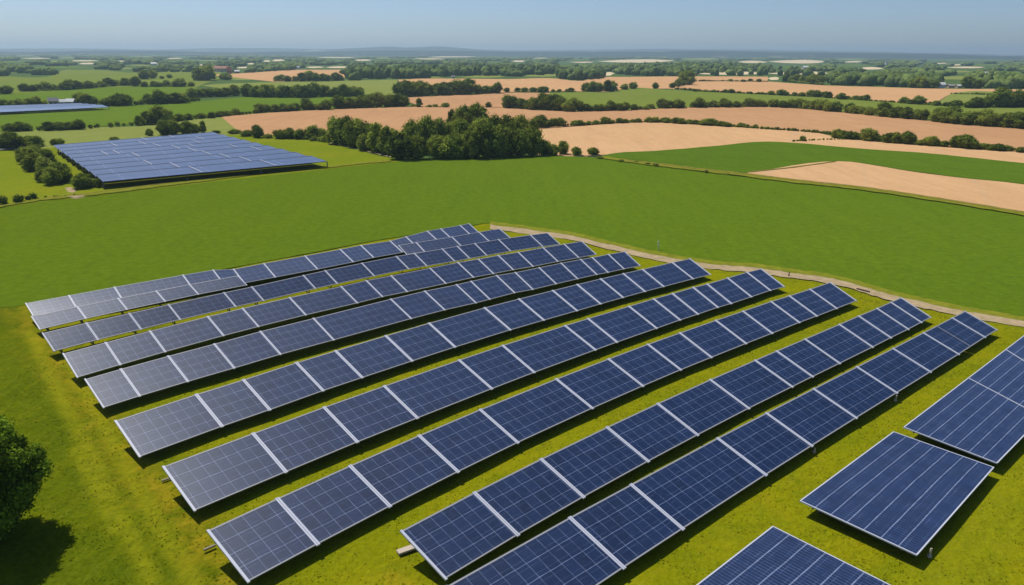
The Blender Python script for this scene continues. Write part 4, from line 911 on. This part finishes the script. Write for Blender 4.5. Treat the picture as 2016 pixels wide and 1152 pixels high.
for x, y, h, lab in ((1830, 1094, .5, 'short pale stake by the near corner of the wide solar table'), (1763, 788, .45, 'short white stake below the front row, right of its middle'), (1603, 889, .3, 'tiny white stub below the front row near its long tables'), (1553, 542, .5, 'thin dark stick at the near edge of the dirt track')):
    q = P(x, y); m = MB(); m.bar((0, 0, -.15), (.03, 0, h), .1, .08, Vector((0, 1, 0))); m.bar((0, 0, -.1), (0, 0, .06), .2, .16, Vector((0, 1, 0)))
    s = m.build('stake', M['concrete' if 'dark' not in lab else 'old_wood']); s.location = (q.x, q.y, 0); tag(s, label=lab, cat='stake')

# ---------------------------------------------------------------- the big near tree at the left edge
r = random.Random(5); L = []
cx_ = P(-25, 1060); Ht = 8.6
for i in range(120):
    z = 1 - 2 * (i + .5) / 120; a = i * 2.39996; q = math.sqrt(1 - z * z) * r.uniform(.82, 1.0); fl = 1 + .09 * math.sin(3 * a + z * 4)
    rad = r.uniform(.42, .85); L.append((math.cos(a) * q * 3.25 * fl, math.sin(a) * q * 3.25 * fl, 4.5 + z * 3.6, rad))
for i in range(14): a = r.uniform(0, 6.28); q = r.uniform(0, 1.8); L.append((math.cos(a) * q, math.sin(a) * q, r.uniform(2.5, 6.2), r.uniform(1.2, 1.7)))
me = lobed(L, 62000, .085, M['leaf_near'], 77, 'crown', .74)
o = empty('leafy_tree', (cx_.x, cx_.y, -.1), label='big leafy dark green tree at the lower left edge casting a long shadow', cat='tree'); link('crown', me, o).scale = (.95, .95, .93)
t = trunk_mesh(9, 1, .034, 9, .7); tm = link('trunk', t, o); tm.scale = (7.5, 7.5, 7.0)

# ---------------------------------------------------------------- grass tufts near the camera (uncountable)
r = np.random.default_rng(12); n = 90000
gx_ = r.uniform(-45, 75, n); gy_ = 14 + 75 * r.random(n) ** 1.3
zz = 0.06 * np.sin(gx_ * .21 + 1.7 * np.sin(gy_ * .13)) * np.sin(gy_ * .17 + gx_ * .05) - .135
den = np.array([noise.noise(Vector((x * .35, y * .35, 0))) for x, y in zip(gx_, gy_)]); kp = den > -.25; gx_, gy_, zz, den = gx_[kp], gy_[kp], zz[kp], den[kp]; n = len(gx_)
C = np.stack([gx_, gy_, zz], -1); an = r.uniform(0, 6.28, n); h = r.uniform(.04, .11, n); wd = r.uniform(.03, .07, n); ln = r.normal(size=(n, 2)) * .07
A = np.stack([np.cos(an) * wd, np.sin(an) * wd, np.zeros(n)], -1); up = np.stack([ln[:, 0], ln[:, 1], h], -1)
V = np.stack([C - A, C + A, C + up], 1).reshape(-1, 3); F = np.arange(3 * n).reshape(n, 3)
k = NT('grass_blades'); tt = k.attr('tone'); c = k.mix(tt, (.08, .125, .002), (.30, .30, .008))
d_ = k.n('ShaderNodeBsdfDiffuse'); k.put(d_.inputs[0], c); q_ = k.n('ShaderNodeBsdfTranslucent'); k.put(q_.inputs[0], c); mx = k.n('ShaderNodeMixShader'); mx.inputs[0].default_value = .35
k.t.links.new(d_.outputs[0], mx.inputs[1]); k.t.links.new(q_.outputs[0], mx.inputs[2]); k.t.links.new(mx.outputs[0], k.out.inputs[0])
tl_ = np.interp(gy_, wl[::-1, 1] if wl[0, 1] > wl[-1, 1] else wl[:, 1], wl[::-1, 0] if wl[0, 1] > wl[-1, 1] else wl[:, 0])
tone = np.clip(.12 + .45 * np.clip((gx_ - tl_) / 6, 0, 1) + den * .5 + r.normal(size=n) * .15, 0, 1)
tag(link('grass', npmesh('grass', V, F, k.m, tone)), label='short yellow-green meadow grass between the solar rows', cat='grass', kind='stuff')

# ---------------------------------------------------------------- air
k = D.materials.new('haze_air'); k.use_nodes = True; t = k.node_tree; t.nodes.clear(); ou = t.nodes.new('ShaderNodeOutputMaterial'); v = t.nodes.new('ShaderNodeVolumePrincipled')
v.inputs['Color'].default_value = (.63, .85, 1.0, 1); v.inputs['Density'].default_value = 1.4e-4; v.inputs['Anisotropy'].default_value = 0.3
t.links.new(v.outputs[0], ou.inputs['Volume'])
m = MB(); X0, Y0, Y1, Zb, Zt = 14500, -600, 14000, -3, 135
m.hexa([(-X0, Y0, Zb), (X0, Y0, Zb), (X0, Y1, Zb), (-X0, Y1, Zb), (-X0, Y0, Zt), (X0, Y0, Zt), (X0, Y1, Zt), (-X0, Y1, Zt)])
hz = m.build('haze', k); tag(hz, kind='stuff', label='thin blue summer haze over the plain', cat='haze')
